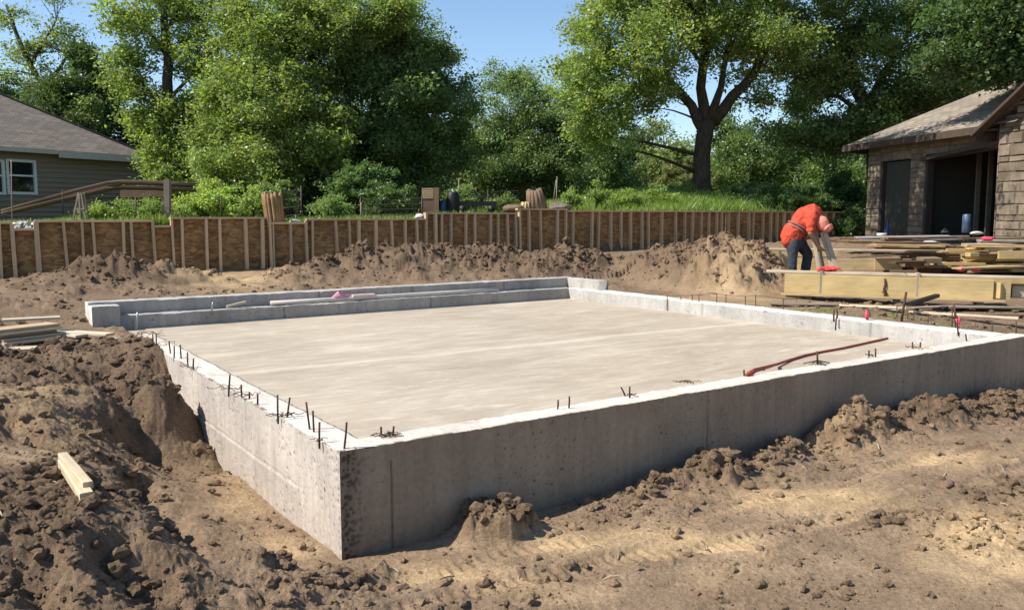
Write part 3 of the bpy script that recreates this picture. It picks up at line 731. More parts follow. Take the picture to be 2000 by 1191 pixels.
def disp_left(Ug, Zg):
    d = 0.006 * fbm(Ug * 0.9, Zg * 1.5, 3, 80) + 0.002 * fbm(Ug * 11, Zg * 11, 3, 81)
    p = pits(Ug, Zg, 0.045, 82, .24, .5) + pits(Ug, Zg, 0.02, 83, .3, .4)
    zone = sstep(-.15, .3, fbm(Ug * 1.6 + 3, Zg * 2.5, 3, 84) + .2 * sstep(.3, .0, Zg)); p = p * (.3 + zone)
    d = d + 1.1 * p; k = 1 - 1.6 * np.clip(p / .010, 0, .35)
    lz = 0.20 + 0.03 * fbm(Ug * .8, Ug * 0, 3, 85) - .03 * sstep(.3, .9, Ug) * 0
    led = sstep(lz + .006, lz - .006, Zg) * sstep(.55, .75, Ug)
    d = d - 0.005 * led + 0.008 * np.exp(-((Zg - lz) / .006) ** 2) * sstep(.5, .7, Ug); k = k * (1 - .12 * led) * (1 - .35 * np.exp(-((Zg - lz) / .007) ** 2) * sstep(.5, .7, Ug) * sstep(-.1, .2, fbm(Ug * 3, Ug * 0, 3, 86)))
    rg = sstep(0.09, 0.0, Ug + .02 * fbm(Zg * 9, Ug * 9, 3, 87)); hc = bumps(Ug, Zg, .026, 88, .6, .2, .8) * .026
    d = d * (1 - sstep(.02, 0, Ug)) + rg * (.002 + .7 * hc) * sstep(0, .02, Ug); k = k * (1 - rg * .45 * sstep(.15, .6, hc / .015))
    for jx in (1.02, 2.55): d = d + .006 * np.exp(-((Ug - jx) / .005) ** 2)
    return d, k
us = fine(0.0, 5.3, 0.008, 0.022); zs = fine(-0.12, WALL_TOP - 0.002, 0.0085, 0.0085)
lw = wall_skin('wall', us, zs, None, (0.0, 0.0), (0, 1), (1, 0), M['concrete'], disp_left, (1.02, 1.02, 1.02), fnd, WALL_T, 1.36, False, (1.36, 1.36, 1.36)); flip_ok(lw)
def disp_plain(seed, joints=()):
    def f(Ug, Zg):
        d = 0.006 * fbm(Ug * 0.9, Zg * 1.5, 3, seed) + 0.002 * fbm(Ug * 9, Zg * 9, 3, seed + 1)
        p = pits(Ug, Zg, .06, seed + 2, .22, .4); d = d + p; k = 1 - np.clip(p / .012, 0, .4)
        k = k * (1 + .10 * fbm(Ug * 1.1, Zg * 3, 4, seed + 3))
        for jx in joints:
            gm = np.exp(-((Ug - jx) / .012) ** 2); d = d + .012 * gm; k = k * (1 - .4 * gm)
        return d, k
    return f
zs = fine(0.05, WALL_TOP - 0.004, .016, .016)
# right wall (its visible face looks at the floor), the curb and the taller wall behind it
us = fine(WALL_T + .004, 7.23, .02, .02)
rw = wall_skin('wall', us, zs, None, (FLEN - .34, 0.0), (0, 1), (1, 0), M['concrete_grey'], disp_plain(90, (1.6, 4.2)), (1.18, 1.2, 1.22), fnd, .335, 1.5); flip_ok(rw)
us = fine(0.22, FLEN - .26, .02, .02); zs = fine(0.05, WALL_TOP - .006, .016, .016)
cb = wall_skin('curb', us, zs, None, (0, 7.235), (1, 0), (0, 1), M['concrete_grey'], disp_plain(94, (2.3, 4.6)), (.92, .92, .92), fnd, .195); flip_ok(cb)
us = fine(-.10, FLEN - .05, .025, .025); zs = fine(0.05, .72, .02, .02)
bw = wall_skin('wall', us, zs, None, (0, 7.45), (1, 0), (0, 1), M['concrete_grey'], disp_plain(98, (2.9, 4.4, 6.1)), (1, 1, 1), fnd, .26); flip_ok(bw)
us = fine(6.62, 7.445, .03, .03); zs = fine(0.05, .716, .02, .02)
rt = wall_skin('wall', us, zs, None, (FLEN - .20, 0), (0, 1), (1, 0), M['concrete_grey'], disp_plain(102), (1.15, 1.13, 1.1), fnd, .22); flip_ok(rt)
zs = fine(0.05, .695, .02, .02); us = fine(-.103, .215, .02, .02)
pl = wall_skin('pilaster', us, zs, None, (0, 7.17), (1, 0), (0, 1), M['concrete_grey'], disp_plain(106), (1.05, 1.05, 1.03), fnd, .275); flip_ok(pl)
# floor
su = np.linspace(WALL_T - .06, FLEN - WALL_T + .03, 130); sv = np.linspace(WALL_T - .06, 7.27, 130)
Su, Sv = np.meshgrid(su, sv, indexing='ij')
Sz = SLAB_Z + 0.004 * fbm(Su * .8, Sv * .8, 3, 120)
n = 130; i0 = np.arange(n - 1)[:, None] * n; j0 = np.arange(n - 1)[None, :]
me = np_mesh('floor_slab', np.stack([Su.ravel(), Sv.ravel(), Sz.ravel()], 1), np.stack([i0 + j0, i0 + n + j0, i0 + n + j0 + 1, i0 + j0 + 1], -1).reshape(-1, 4), True)
link('floor_slab', me, fnd, M['slab'])

# ------------------------------------------------------------------ strand-board retaining wall
osw = thing('retaining_wall', 'long stepped retaining wall of brown strand board with pale upright studs', 'retaining wall', (OS0.x, OS0.y, 0), math.atan2(OSD.y, OSD.x))
def os_local(px): return os_at_px(px)
def os_y(s): return OS0.y + OSD.y * s
def top_z(s, py): return EYE - (py - 420.0) * os_y(s) / F * 1.0
SECT = [(-420, -82, 436), (-80, 26, 433), (27, 71, 446), (72, 300, 430), (302, 335, 440), (336, 524, 424), (525, 598, 434), (599, 829, 427), (830, 1004, 415.5), (1008, 1104, 407.5), (1106, 1414, 411.5), (1416, 1640, 413)]
X3, Y3, Z3 = Vector((1, 0, 0)), Vector((0, 1, 0)), Vector((0, 0, 1))
O3 = Vector((0, 0, 0))
sect_top = []
for (a, b, py) in SECT:
    s0, s1 = os_local(a), os_local(b); zt = top_z((s0 + s1) / 2, py); sect_top.append((s0, s1, zt))
    mb = MB(); L = s1 - s0; nb = max(1, round(L / 1.22))
    w = L - 0.004
    mb.box(O3, X3, Y3, Z3, (-w / 2, -0.55, 0), (w / 2, zt - 0.55 - 0.035, 0.018))
    o = mb.build('panel', M['osb'], osw); o.rotation_euler = (R(90), 0, 0); o.location = ((s0 + s1) / 2, 0.018, 0.55)
    # boards stand upright: local y is up
    mb = MB(); mb.box(O3, X3, Y3, Z3, (-L / 2 - .012, -.09, 0), (L / 2 + .012, .03, .034)); o = mb.build('top_plate', M['stud'], osw)
    o.location = ((s0 + s1) / 2, 0.0, zt - 0.034)
STUDS = [-400, -362, -318, -270, -215, -160, -112, -79, -40, 3, 27, 72, 77, 127, 163, 184, 243, 258, 300, 337, 357, 404, 430, 480, 513, 527, 533, 567, 597, 610, 655, 681, 700, 733, 763, 790, 812, 831, 849, 861, 879, 908, 925, 956, 970, 988, 1004,
         1012, 1030, 1052, 1086, 1102, 1116, 1153, 1166, 1189, 1209, 1227, 1249, 1262, 1288, 1315, 1333, 1348, 1365, 1380, 1395, 1404, 1418, 1437, 1457, 1466, 1485, 1500, 1512, 1526, 1541, 1556, 1572, 1590, 1606, 1622]
for px in STUDS:
    s = os_local(px); zt = max([t for (a, b, t) in sect_top if a - .05 <= s <= b + .05] or [1.8])
    lean = rnd.uniform(-.02, .05); wdt = rnd.choice((.040, .045, .06)) if px not in (77, 533) else .03
    mb = MB(); L = zt - 0.5 - .036
    mb.box(O3, X3, Y3, Z3, (0, -wdt / 2, -.085), (L, wdt / 2, -.002))
    o = mb.build('stud', M['stud'], osw)
    # local x up, y along the wall
    o.matrix_local = Matrix.Translation((s + lean, -0.004, 0.5)) @ Matrix.Rotation(-lean / L * 1.0, 4, 'Y') @ Matrix(((0, 1, 0, 0), (0, 0, 1, 0), (1, 0, 0, 0), (0, 0, 0, 1)))

# ------------------------------------------------------------------ timber: boards are modelled along their own x axis
def board_obj(name, p0, p1, w, h, mat, roll=0.0, parent=None, ch=0.003, tint=None):
    p0 = Vector(p0); p1 = Vector(p1); d = p1 - p0; L = d.length; d.normalize()
    up = Vector((0, 0, 1)) if abs(d.z) < .9 else Vector((0, 1, 0))
    y = up.cross(d).normalized(); z = d.cross(y)
    mb = MB(); c = min(ch, w * .2, h * .2); col = tint or (1, 1, 1)
    prof = [(-w / 2 + c, -h / 2), (w / 2 - c, -h / 2), (w / 2, -h / 2 + c), (w / 2, h / 2 - c), (w / 2 - c, h / 2), (-w / 2 + c, h / 2), (-w / 2, h / 2 - c), (-w / 2, -h / 2 + c)]
    b = len(mb.v)
    ns = max(2, int(L / .35) + 1); bow = rnd.uniform(-1, 1) * L * .0025; e0 = 1
    for i in range(ns):
        t = i / (ns - 1); q = bow * 4 * t * (1 - t)
        for (yy, zz) in prof: mb.v.append((t * L, yy + q, zz))
    for i in range(ns - 1):
        for k in range(8):
            mb.f.append([b + i * 8 + k, b + (i + 1) * 8 + k, b + (i + 1) * 8 + (k + 1) % 8, b + i * 8 + (k + 1) % 8]); mb.uv.append([(0, 0)] * 4); mb.col.append(col)
    mb.f.append([b + k for k in range(8)]); mb.f.append([b + (ns - 1) * 8 + k for k in range(8)][::-1])
    for _ in range(2): mb.uv.append([(0, 0)] * 8); mb.col.append((col[0] * .8, col[1] * .78, col[2] * .75))
    me_o = mb.build(name, mat, parent)
    mtx = Matrix(((d.x, y.x, z.x, p0.x), (d.y, y.y, z.y, p0.y), (d.z, y.z, z.z, p0.z), (0, 0, 0, 1))) @ Matrix.Rotation(roll, 4, 'X')
    me_o.matrix_local = mtx
    return me_o
def board(p0, p1, w, h, mat, label, group=None, name='timber_board', cat='board', roll=0.0, tint=None):
    return tag(board_obj(name, p0, p1, w, h, mat, roll, tint=tint), label, cat, group)
def gz(x, y): return float(ground(np.array([x]), np.array([y]), True)[0][0])

# front beams: two long laminated beams side by side with flat boards on them, on short bearers
bl = Dp(1532, 562, 13.1); br = Dp(1978, 572, 12.1)
ax = (br - bl).normalized(); ax.z = 0
def along(t, back=0.0, z=0.0):                         # t metres from the left end, back metres away from the camera
    nrm = Vector((-ax.y, ax.x, 0)); b = Vector((bl.x, bl.y, 0)); return b + ax * t + nrm * back + Vector((0, 0, z))
BL = (br - bl).length; zb = 0.60
board(along(0, 0, zb + .15), along(BL - .25, 0, zb + .13), .045, .29, M['pine_yellow'], 'long yellow beam on edge, the front one of the stack with strapping round it', 'long beams stacked on edge', 'timber_beam', 'beam')
board(along(.02, .055, zb + .155), along(BL - .02, .055, zb + .135), .045, .285, M['pine'], 'long beam on edge right behind the strapped front beam', 'long beams stacked on edge', 'timber_beam', 'beam')
board(along(.1, .35, zb + .15), along(BL + 1.4, .38, zb + .13), .05, .285, M['pine_yellow'], 'long beam on edge at the back of the front stack, running out of the picture', 'long beams stacked on edge', 'timber_beam', 'beam')
board(along(BL - .20, .0, zb + .12), along(BL - .02, .28, zb + .12), .09, .22, M['pine_yellow'], 'short yellow block across the right end of the front beam', None, 'timber_block', 'timber block')
board(along(BL + .02, .16, zb + .10), along(BL + .5, .18, zb + .10), .05, .16, M['pale_wood'], 'short pale offcut on edge beyond the right end of the front beam', None, 'timber_block', 'timber block')
board(along(BL + .50, .10, zb + .115), along(BL + .64, .12, zb + .115), .10, .2, M['pine'], 'square end block right of the pale offcut beside the front beam', None, 'timber_block', 'timber block')
board(along(-.28, .16, zb + .325), along(BL * .55, .15, zb + .315), .24, .034, M['pale_wood'], 'pale flat plank lying on the left half of the front beams', 'flat planks on the front beams')
board(along(BL * .55 + .02, .15, zb + .315), along(BL + .9, .17, zb + .300), .24, .034, M['pale_wood'], 'pale flat plank lying on the right half of the front beams', 'flat planks on the front beams')
board(along(-.05, -.045, zb - .012), along(BL - .1, -.045, zb - .03), .12, .03, M['pine'], 'thin flat plank under the front edge of the strapped beam', 'flat planks under the front beams')
for k, t in enumerate((.35, 1.6, 2.7)):
    p = along(t, -.05, 0); q = along(t + .04, .6, 0); zz = zb - .07
    board((p.x, p.y, zz), (q.x, q.y, zz), .09, .085, M['grey_wood'], ['grey bearer under the left end of the front beams', 'grey bearer under the middle of the front beams', 'grey bearer under the right end of the front beams'][k], 'bearers under the front beams', 'timber_bearer', 'bearer')
# strapping and clamp on the front beam
def strap(t, label):
    mb = MB(); p = along(t, -.027, 0)
    mb.bar((p.x, p.y, zb - .05), (p.x, p.y, zb + .345), .05, .006, up=Vector((0, 1, 0))); q = along(t, .16, 0)
    mb.bar((p.x, p.y, zb + .349), (q.x, q.y, zb + .345), .05, .005)
    o = mb.build('strap', M['pale_wood'], None, origin=(p.x, p.y, zb)); tag(o, label, 'strap', 'lashings round the front beams')
strap(.53, 'pale strap near the left end of the front beams'); strap(1.87, 'pale strap round the middle of the front beams')
p = along(1.42, -.035, 0); mb = MB()
mb.tube([(p.x, p.y, zb + .26), (p.x + .015, p.y, zb + .17), (p.x - .01, p.y, zb + .10), (p.x + .02, p.y - .01, zb + .03), (p.x, p.y, zb - .02)], [.012, .02, .014, .024, .014], 6)
mb.tube([(p.x - .03, p.y, zb + .05), (p.x, p.y - .02, zb + .09), (p.x + .04, p.y, zb + .04)], .008, 6)
tag(mb.build('hook', M['rust'], None, True, origin=(p.x, p.y, zb)), 'rusty hook hanging down the face of the front yellow beam', 'hook')

# second stack behind the worker
s2l = Dp(1490, 520, 15.6); s2r = Dp(1850, 522, 15.2); a2 = (s2r - s2l); a2.z = 0; L2 = a2.length; a2.normalize(); n2 = Vector((-a2.y, a2.x, 0))
def alg2(t, b, z): q = s2l + a2 * t + n2 * b; q.z = z; return q
z2 = .79
for k, (t0, t1, b, dz, h, mt, lab) in enumerate([
    (0.0, 1.25, 0, 0.05, .13, 'pine_yellow', 'lowest yellow board of the stack left of the worker'),
    (0.10, 1.15, .01, .185, .13, 'pine_yellow', 'second yellow board from below in the stack left of the worker'),
    (0.02, 1.3, 0, .31, .10, 'pine_yellow', 'upper yellow board on edge in the stack left of the worker'),
    (1.30, 2.36, .0, .12, .20, 'pine', 'pale board on edge behind the legs of the worker'),
    (1.95, 2.42, -.05, .13, .21, 'pine_yellow', 'yellow block end standing right of the leaning planks'),
    (2.60, 3.10, -.02, .15, .20, 'pine_yellow', 'short yellow block on edge left of the loose board pile')]):
    board(alg2(t0, b, z2 + dz), alg2(t1, b, z2 + dz), .05, h, M[mt], lab, 'boards on edge behind the worker')
board(alg2(-.05, .1, z2 + .385), alg2(3.2, .1, z2 + .36), .26, .035, M['pale_wood'], 'long pale plank lying flat on the stack behind the worker', 'flat planks behind the worker')
board(alg2(-.12, -.05, z2 - .03), alg2(1.6, -.05, z2 - .03), .16, .035, M['pale_wood'], 'pale plank at the bottom of the stack behind the worker', 'flat planks behind the worker')
board(alg2(.32, -.08, z2 + .01), alg2(.28, -.06, z2 + .36), .05, .03, M['grey_wood'], 'grey upright batten against the stack left of the worker', None, 'timber_batten', 'batten')
board(alg2(2.05, .75, z2 + .30), alg2(3.5, .9, z2 + .42), .7, .02, M['black'], 'dark sheet lying tilted behind the leaning planks', None, 'panel_sheet', 'sheet')

# loose pile of boards to the right
prs = random.Random(5)
cols = [(1, 1, 1), (1.05, .98, .9), (.8, .75, .7), (.62, .55, .5), (1.1, 1.08, 1.0), (.9, .8, .65)]
def pile(x0, x1, y0, y1, py_top, Y, n, lab, group, lmin, lmax, mats, spread=.16):
    """boards lying roughly side on, in layers; each one an object"""
    for k in range(n):
        lay = k / max(n - 1, 1); pyk = y1 + (y0 - y1) * lay
        cxp = prs.uniform(x0, x1) if x1 > x0 else x0
        Yk = Y + prs.uniform(-.35, .75); L = prs.uniform(lmin, lmax); c = Dp(cxp, pyk, Yk); c.z = EYE - (pyk - 420) * Y / F
        an = prs.uniform(-spread, spread); ti = prs.uniform(-.02, .02)
        d = Vector((math.cos(an), math.sin(an), ti)) * L / 2
        w = prs.choice((.09, .14, .14, .19, .24)); h = prs.choice((.02, .028, .038, .05, .085) if lmin < .45 else (.02, .028, .038))
        board(c - d, c + d, w, h, M[prs.choice(mats)], lab[k % len(lab)] if isinstance(lab, list) else lab, group, roll=prs.uniform(-.08, .08), tint=prs.choice(cols))
pile(1760, 1840, 474, 522, 0, 15.7, 17, 'weathered board in the dark left heap of the loose timber pile', 'boards in the left heap of loose timber', .7, 1.35, ['old_wood', 'grey_wood', 'pine', 'old_wood'], .13)
board(Dp(1705, 478, 15.0), Dp(1838, 481, 15.0), .30, .03, M['pine'], 'wide pale board lying on top of the dark left timber heap', None, tint=(1.0, .9, .8))
board(Dp(1700, 484, 15.1), Dp(1836, 486, 15.1), .30, .03, M['old_wood'], 'wide brown board second from the top of the dark left timber heap', None)
pile(1870, 2010, 478, 532, 0, 14.9, 30, 'pale sawn board in the jumbled right heap of loose timber', 'boards in the right heap of loose timber', .4, 1.2, ['pine', 'pale_wood', 'pine_yellow', 'pine_yellow'], .22)
pile(1760, 1830, 508, 530, 0, 14.4, 9, 'splintered thin lath scattered before the dark timber heap', 'laths before the loose timber', .3, .8, ['old_wood', 'grey_wood', 'pale_wood'], .35)
pile(1960, 2080, 500, 528, 0, 14.6, 10, 'brown board in the low stack at the right edge', 'brown boards at the right edge', .9, 1.7, ['old_wood', 'grey_wood'], .06)
board(Dp(1950, 498, 14.2), Dp(2040, 498, 14.2), .05, .13, M['pine_yellow'], 'bright yellow board on edge at the right edge of the loose pile', None)
board(Dp(1868, 524, 13.8), Dp(1990, 520, 14.2), .2, .03, M['pine_yellow'], 'wide yellow board lying before the right timber heap', None)
for k, (px, py, Y, L) in enumerate(((1908, 479, 15.0, .32), (1890, 497, 14.4, .18), (1990, 485, 14.8, .25))):
    c = Dp(px, py, Y); board(c, c + Vector((L, .05, 0)), .12, .07, M['pine_yellow'], ['thick yellow offcut on top of the right timber heap', 'small end-grain block halfway up the right timber heap', 'yellow offcut at the far right top of the timber heap'][k], None, 'timber_block', 'timber block')
# grey planks and sheets lying behind, in front of the garage
pile(1700, 2000, 462, 474, 0, 17.5, 14, 'grey plank lying on the ground before the garage doorway', 'grey planks before the garage', .8, 2.0, ['grey_wood', 'tarp', 'old_wood'], .2)
# planks and sheets lying on the ground in front of the beams
fl = [(1590, 588, 1760, 599, .26, 'tarp', 'pale grey sheet lying on the ground before the front beams'), (1505, 590, 1640, 592, .16, 'grey_wood', 'grey plank on bare soil left of the tall rusty rod'),
      (1640, 594, 1770, 600, .16, 'pale_wood', 'pale plank half covered by the grey sheet'), (1775, 600, 1990, 612, .14, 'pale_wood', 'long pale plank on the ground at the right edge'), (1780, 592, 1960, 585, .14, 'grey_wood', 'grey plank lying slantwise under the right end of the beams'),
      (1850, 590, 2060, 592, .2, 'grey_wood', 'flat grey board in the shade under the right end of the beams'), (1900, 600, 2080, 601, .12, 'old_wood', 'brown board lowest at the right edge')]
for x0, y0, x1, y1, w, mt, lab in fl:
    p = Dp(x0, y0, 11.9); q = Dp(x1, y1, 11.7); p = Zp(x0, y0, .56); q = Zp(x1, y1, .56)
    p.z = gz(p.x, p.y) + .03; q.z = gz(q.x, q.y) + .03; p.z = q.z = max(p.z, q.z)
    board(p, q, w, .022, M[mt], lab, 'planks and sheets lying before the beams')
bp = Zp(1775, 600, .58); bq = Zp(1830, 588, .58); board((bp.x, bp.y, .62), (bq.x, bq.y, .66), .07, .05, M['black'], 'short dark scorched timber lying aslant before the beams', None)

# leaning planks held by the worker
for k, (x0, x1, lab) in enumerate(((1607, 1592, 'left plank of those the worker holds upright'), (1626, 1606, 'middle plank of those the worker holds upright'), (1634, 1612, 'right plank of those the worker holds upright'), (1600, 1588, 'thin brown plank nearest the legs of the worker'))):
    p = Dp(x0, 524 if k < 3 else 530, 14.28 - .03 * k); q = Dp(x1, 452 + 2 * k, 14.40 - .03 * k)
    board(p, q, .075 if k < 3 else .05, .022, M['pale_wood' if k else 'grey_wood'], lab, 'planks leaning in the hands of the worker')

# left side: a small stack of boards, loose boards, a pale block, two offcuts
zl = gz(*Zp(60, 655, .56).xy)
for k in range(5):
    p = Zp(-18 - prs.uniform(0, 12), 668 - k * 6.5, .56 + 0.0 * k); q = Zp(112 + prs.uniform(-8, 8), 655 - k * 6.5, .56)
    z = zl + .02 + .032 * k; p = Zp(-15, 667, .56); q = Zp(108, 652, .56); off = Vector((prs.uniform(-.06, .06), prs.uniform(-.02, .03), 0))
    p = p + off; q = q + off; p.z = z; q.z = z
    board(p, q, .24, .028, M['pale_wood'], ['lowest board of the small stack at the left edge', 'second board from below in the small left stack', 'middle board of the small stack at the left edge', 'second board from the top of the small left stack', 'topmost pale board of the small stack at the left edge'][k], 'small stack of boards at the left edge', tint=cols[(k + 1) % 6])
for x0, y0, x1, y1, w, dz, mt, lab in ((5, 640, 118, 634, .16, .17, 'pale_wood', 'warped pale board lying askew on the small left stack'), (100, 648, 160, 655, .14, .04, 'pale_wood', 'short pale board just right of the small left stack'),
                                       (118, 634, 215, 640, .13, .03, 'pale_wood', 'pale board reaching from the left stack to the concrete end'), (140, 650, 200, 652, .10, .03, 'old_wood', 'brown board end under the corner of the back wall'), (-20, 684, 70, 680, .2, .01, 'pale_wood', 'pale board half sunk in soil at the left edge')):
    p = Zp(x0, y0, .56); q = Zp(x1, y1, .56); zz = max(gz(p.x, p.y), gz(q.x, q.y)) + dz + .01; p.z = q.z = zz
    board(p, q, w, .026, M[mt], lab, 'loose boards at the left edge')
p = Zp(205, 657, .5); q = Zp(228, 655, .5); zz = gz(p.x, p.y) + .03; p.z = q.z = zz
board(p, q, .12, .06, M['concrete_grey'], 'pale broken block at the foot of the concrete pilaster', None, 'concrete_block', 'block')
for k, (x0, y0, x1, y1, dz, w, h, lab) in enumerate(((125, 900, 170, 975, .035, .058, .045, 'lower pale offcut lying on the dug soil at left'), (122, 880, 172, 945, .082, .045, .036, 'upper pale offcut lying on its twin on the dug soil at left'))):
    p = Zp(x0, y0, .50 + dz); q = Zp(x1, y1, .47 + dz); zz = max(gz(p.x, p.y), gz(q.x, q.y), gz((p.x + q.x) / 2, (p.y + q.y) / 2)); p.z = zz + dz - .01; q.z = zz + dz - .02
    board(p, q, w, h, M['pale_wood'], lab, 'two offcuts on the soil heap', 'timber_offcut', 'offcut', tint=(1.1, 1.08, 1.0))

# ------------------------------------------------------------------ reinforcing bars, ties, stakes
def rod(px, y0, y1, z, label, group, rad=.006, xt=None, name='rebar', cat='rebar dowel', mat='rust', sink=.03, parent=None):
    b = Zp(px if xt is None else xt[0], y1, z); t = Dp(px if xt is None else xt[1], y0, b.y + rnd.uniform(-.02, .02))
    d = (t - b); mb = MB(); mid = b + d * .5 + Vector((rnd.uniform(-.002, .002), 0, 0))
    mb.tube([b - d.normalized() * sink, mid, t], rad, 7); o = mb.build(name, M[mat], None, True, origin=b)
    return tag(o, label, cat, group)
ORD = ['first', 'second', 'third', 'fourth', 'fifth', 'sixth', 'seventh', 'eighth', 'ninth', 'tenth', 'eleventh', 'twelfth', 'thirteenth', 'fourteenth', 'fifteenth', 'sixteenth', 'seventeenth', 'eighteenth', 'nineteenth', 'twentieth']
LB = [(672, 677, 824, 877), (624, 624, 824, 865), (613, 611, 802, 842), (605, 598, 785, 838), (561, 566, 776, 814), (543, 542, 771, 818), (503, 503, 769, 788), (487, 487, 765, 778), (472, 471, 751, 772), (447, 449, 732, 766), (378, 378, 700, 719),
      (367, 366, 688, 711), (354, 352, 673, 700), (340, 340, 675, 699), (333, 330, 666, 690), (306, 305, 652, 675), (300, 298, 652, 673)]
for k, (xb, xt, y0, y1) in enumerate(LB):
    rod(0, y0, y1, WALL_TOP, 'rusty rebar dowel, the %s from the near corner along the left wall top' % ORD[k] if k else 'leaning rusty rebar dowel right at the near corner of the foundation', 'rebar dowels on the left wall', .0058 if k < 6 else .0062, (xb, xt))
FB = [(744, 744, 833, 849), (767, 769, 832, 851), (1089, 1090, 781, 798), (1111, 1112, 774, 796), (1221, 1213, 756, 773), (1230, 1230, 755, 776), (1454, 1453, 722, 735), (1697, 1697, 684, 696), (1710, 1710, 680, 697), (1783, 1782, 668, 678), (1797, 1798, 668, 680), (1888, 1886, 652, 666)]
for k, (xb, xt, y0, y1) in enumerate(FB):
    rod(0, y0, y1, WALL_TOP, 'short rusty rebar stub, the %s from the near corner along the front wall top' % ORD[k], 'rebar stubs on the front wall', .0058 if k < 6 else .007, (xb, xt))
def tangle(px, py, z, size, n, label, mat='wire', group='tie wire tangles on the wall tops'):
    size *= .62; c = Zp(px, py, z); mb = MB(); r2 = random.Random(int(px))
    for k in range(n):
        a = r2.uniform(0, 6.28); pts = []
        q = c + Vector((r2.uniform(-.3, .3) * size, r2.uniform(-.3, .3) * size, .006))
        for i in range(7):
            pts.append(q.copy()); a += r2.uniform(-1.3, 1.3); q = q + Vector((math.cos(a), math.sin(a) * .6, 0)) * size * .28; q.z = z + .006 + r2.uniform(0, .28) * size
        mb.tube(pts, .0022, 5)
    tag(mb.build('tie_wire', M[mat], None, True, origin=c), label, 'tie wire', group)
tangle(376, 719, WALL_TOP, .14, 5, 'tangle of rusty tie wire at the eleventh dowel of the left wall', 'rust')
tangle(440, 762, WALL_TOP, .16, 5, 'loose tie wire lying at the tall dowel midway along the left wall', 'rust')
tangle(487, 775, WALL_TOP, .14, 4, 'tie wire strung between the short dowels midway along the left wall', 'rust')
tangle(552, 815, WALL_TOP, .12, 9, 'bushy tie wire knot between the two tall dowels near the corner', 'rust')
tangle(622, 862, WALL_TOP, .07, 4, 'small tie wire curl at the second dowel from the near corner', 'rust')
tangle(757, 853, WALL_TOP, .10, 14, 'dark clump of tie wire at the first two front wall stubs', 'rust')
tangle(1350, 750, WALL_TOP, .13, 6, 'flat ring of tie wire on the front wall near its middle joint', 'rust')
tangle(1600, 713, WALL_TOP, .17, 4, 'loose tie wire at the foot of the stake by the red hose', 'rust')
tangle(1228, 774, WALL_TOP, .08, 4, 'small tie wire heap at the leaning stub of the front wall', 'rust')
tangle(1704, 697, WALL_TOP, .14, 3, 'tie wire loop at the paired stubs near the right end of the front wall', 'rust')
tangle(1800, 683, WALL_TOP, .16, 4, 'thin tie wire hanging at the far right stubs of the front wall', 'rust')
tangle(268, 657, WALL_TOP, .35, 6, 'wire scraps where the left wall runs into the soil', 'rust')
tangle(315, 676, WALL_TOP, .2, 4, 'tie wire at the farthest dowels of the left wall', 'rust')
# stake with legs carrying the hose, and the hose
c = Zp(1597, 712, WALL_TOP); t = Dp(1596, 686, c.y); mb = MB(); mb.tube([c, t], .008, 6)
for dx, dy in ((-.11, .03), (.05, -.05), (.12, .06)): mb.tube([c + Vector((0, 0, .035)), c + Vector((dx, dy, .004))], .005, 5)
tag(mb.build('hose_stake', M['rust'], None, True, origin=c), 'small rusty stake with splayed feet under the red hose', 'stake')
HP = [Zp(1462, 731, WALL_TOP + .012), Zp(1475, 723, WALL_TOP + .02), Zp(1492, 718.5, WALL_TOP + .012), Zp(1518, 711, SLAB_Z + .03), Zp(1545, 702, SLAB_Z + .014), Zp(1572, 694, SLAB_Z + .014), Zp(1605, 687, SLAB_Z + .014), Zp(1645, 680, SLAB_Z + .014), Zp(1690, 670, SLAB_Z + .014), Zp(1730, 661, SLAB_Z + .014), Zp(1757, 656, SLAB_Z + .014)]
mb = MB(); mb.tube(HP, [.022, .019, .016, .013, .013, .013, .013, .013, .013, .013, .012], 8); h_o = mb.build('hose', M['red_rubber'], None, True, origin=HP[0]); tag(h_o, 'dull red hose running over the front wall onto the pale floor', 'hose')
mb = MB(); mb.tube([HP[0] + Vector((-.02, -.02, .0)), HP[1] + Vector((-.01, -.02, .01)), HP[2] + Vector((0, -.012, -.012))], [.012, .012, .008], 7); o = mb.build('hose_end', M['red_rubber'], None, True, origin=HP[0]); o.parent = h_o; o.location = (0, 0, 0)

# right wall: rods and pink tape; small pegs with string beyond it
def group_rods(specs, name, label, cat, tape=None):
    b0 = Zp(specs[0][0], specs[0][3], specs[0][4]); t_ = thing(name, label, cat, b0)
    for (xb, xt, y0, y1, z, rad) in specs:
        b = Zp(xb, y1, z); t = Dp(xt, y0, b.y); mb = MB(); mb.tube([b - Vector((0, 0, .04)), (b + t) / 2 + Vector((rnd.uniform(-.01, .01), 0, 0)), t], rad, 6)
        o = mb.build('rod', M['rust'], t_, True, origin=b0); o.location = (0, 0, 0)
    if tape:
        mb = MB(); 
        for (x0, y0, x1, y1, w) in tape:
            Y = b0.y - .02; p = Dp(x0, y0, Y); q = Dp(x1, y1, Y - .01); m_ = (p + q) / 2 + Vector((w * .4, -.01, 0))
            mb.tube([p, m_, q], [w, w * 1.3, w * .5], 5)
        o = mb.build('tape', M['pink_tape'], t_, True, origin=b0); o.location = (0, 0, 0)
    return t_
zt = WALL_TOP
group_rods([(1629, 1629, 604, 622, zt, .010), (1635, 1634, 603, 620, zt, .010), (1632, 1636, 612, 638, zt - .02, .008)], 'marker_rod', 'pair of dark rods with a modelled shadow blot below on the right wall', 'rod')  # third rod stands in for the shadow blot on the wall face
group_rods([(1692, 1695, 602, 624, zt, .010), (1700, 1699, 604, 618, zt, .006)], 'marker_rod', 'dark rod wrapped in pink tape, the left one on the right wall', 'rod', [(1693, 606, 1690, 622, .016), (1692, 612, 1696, 624, .014)])
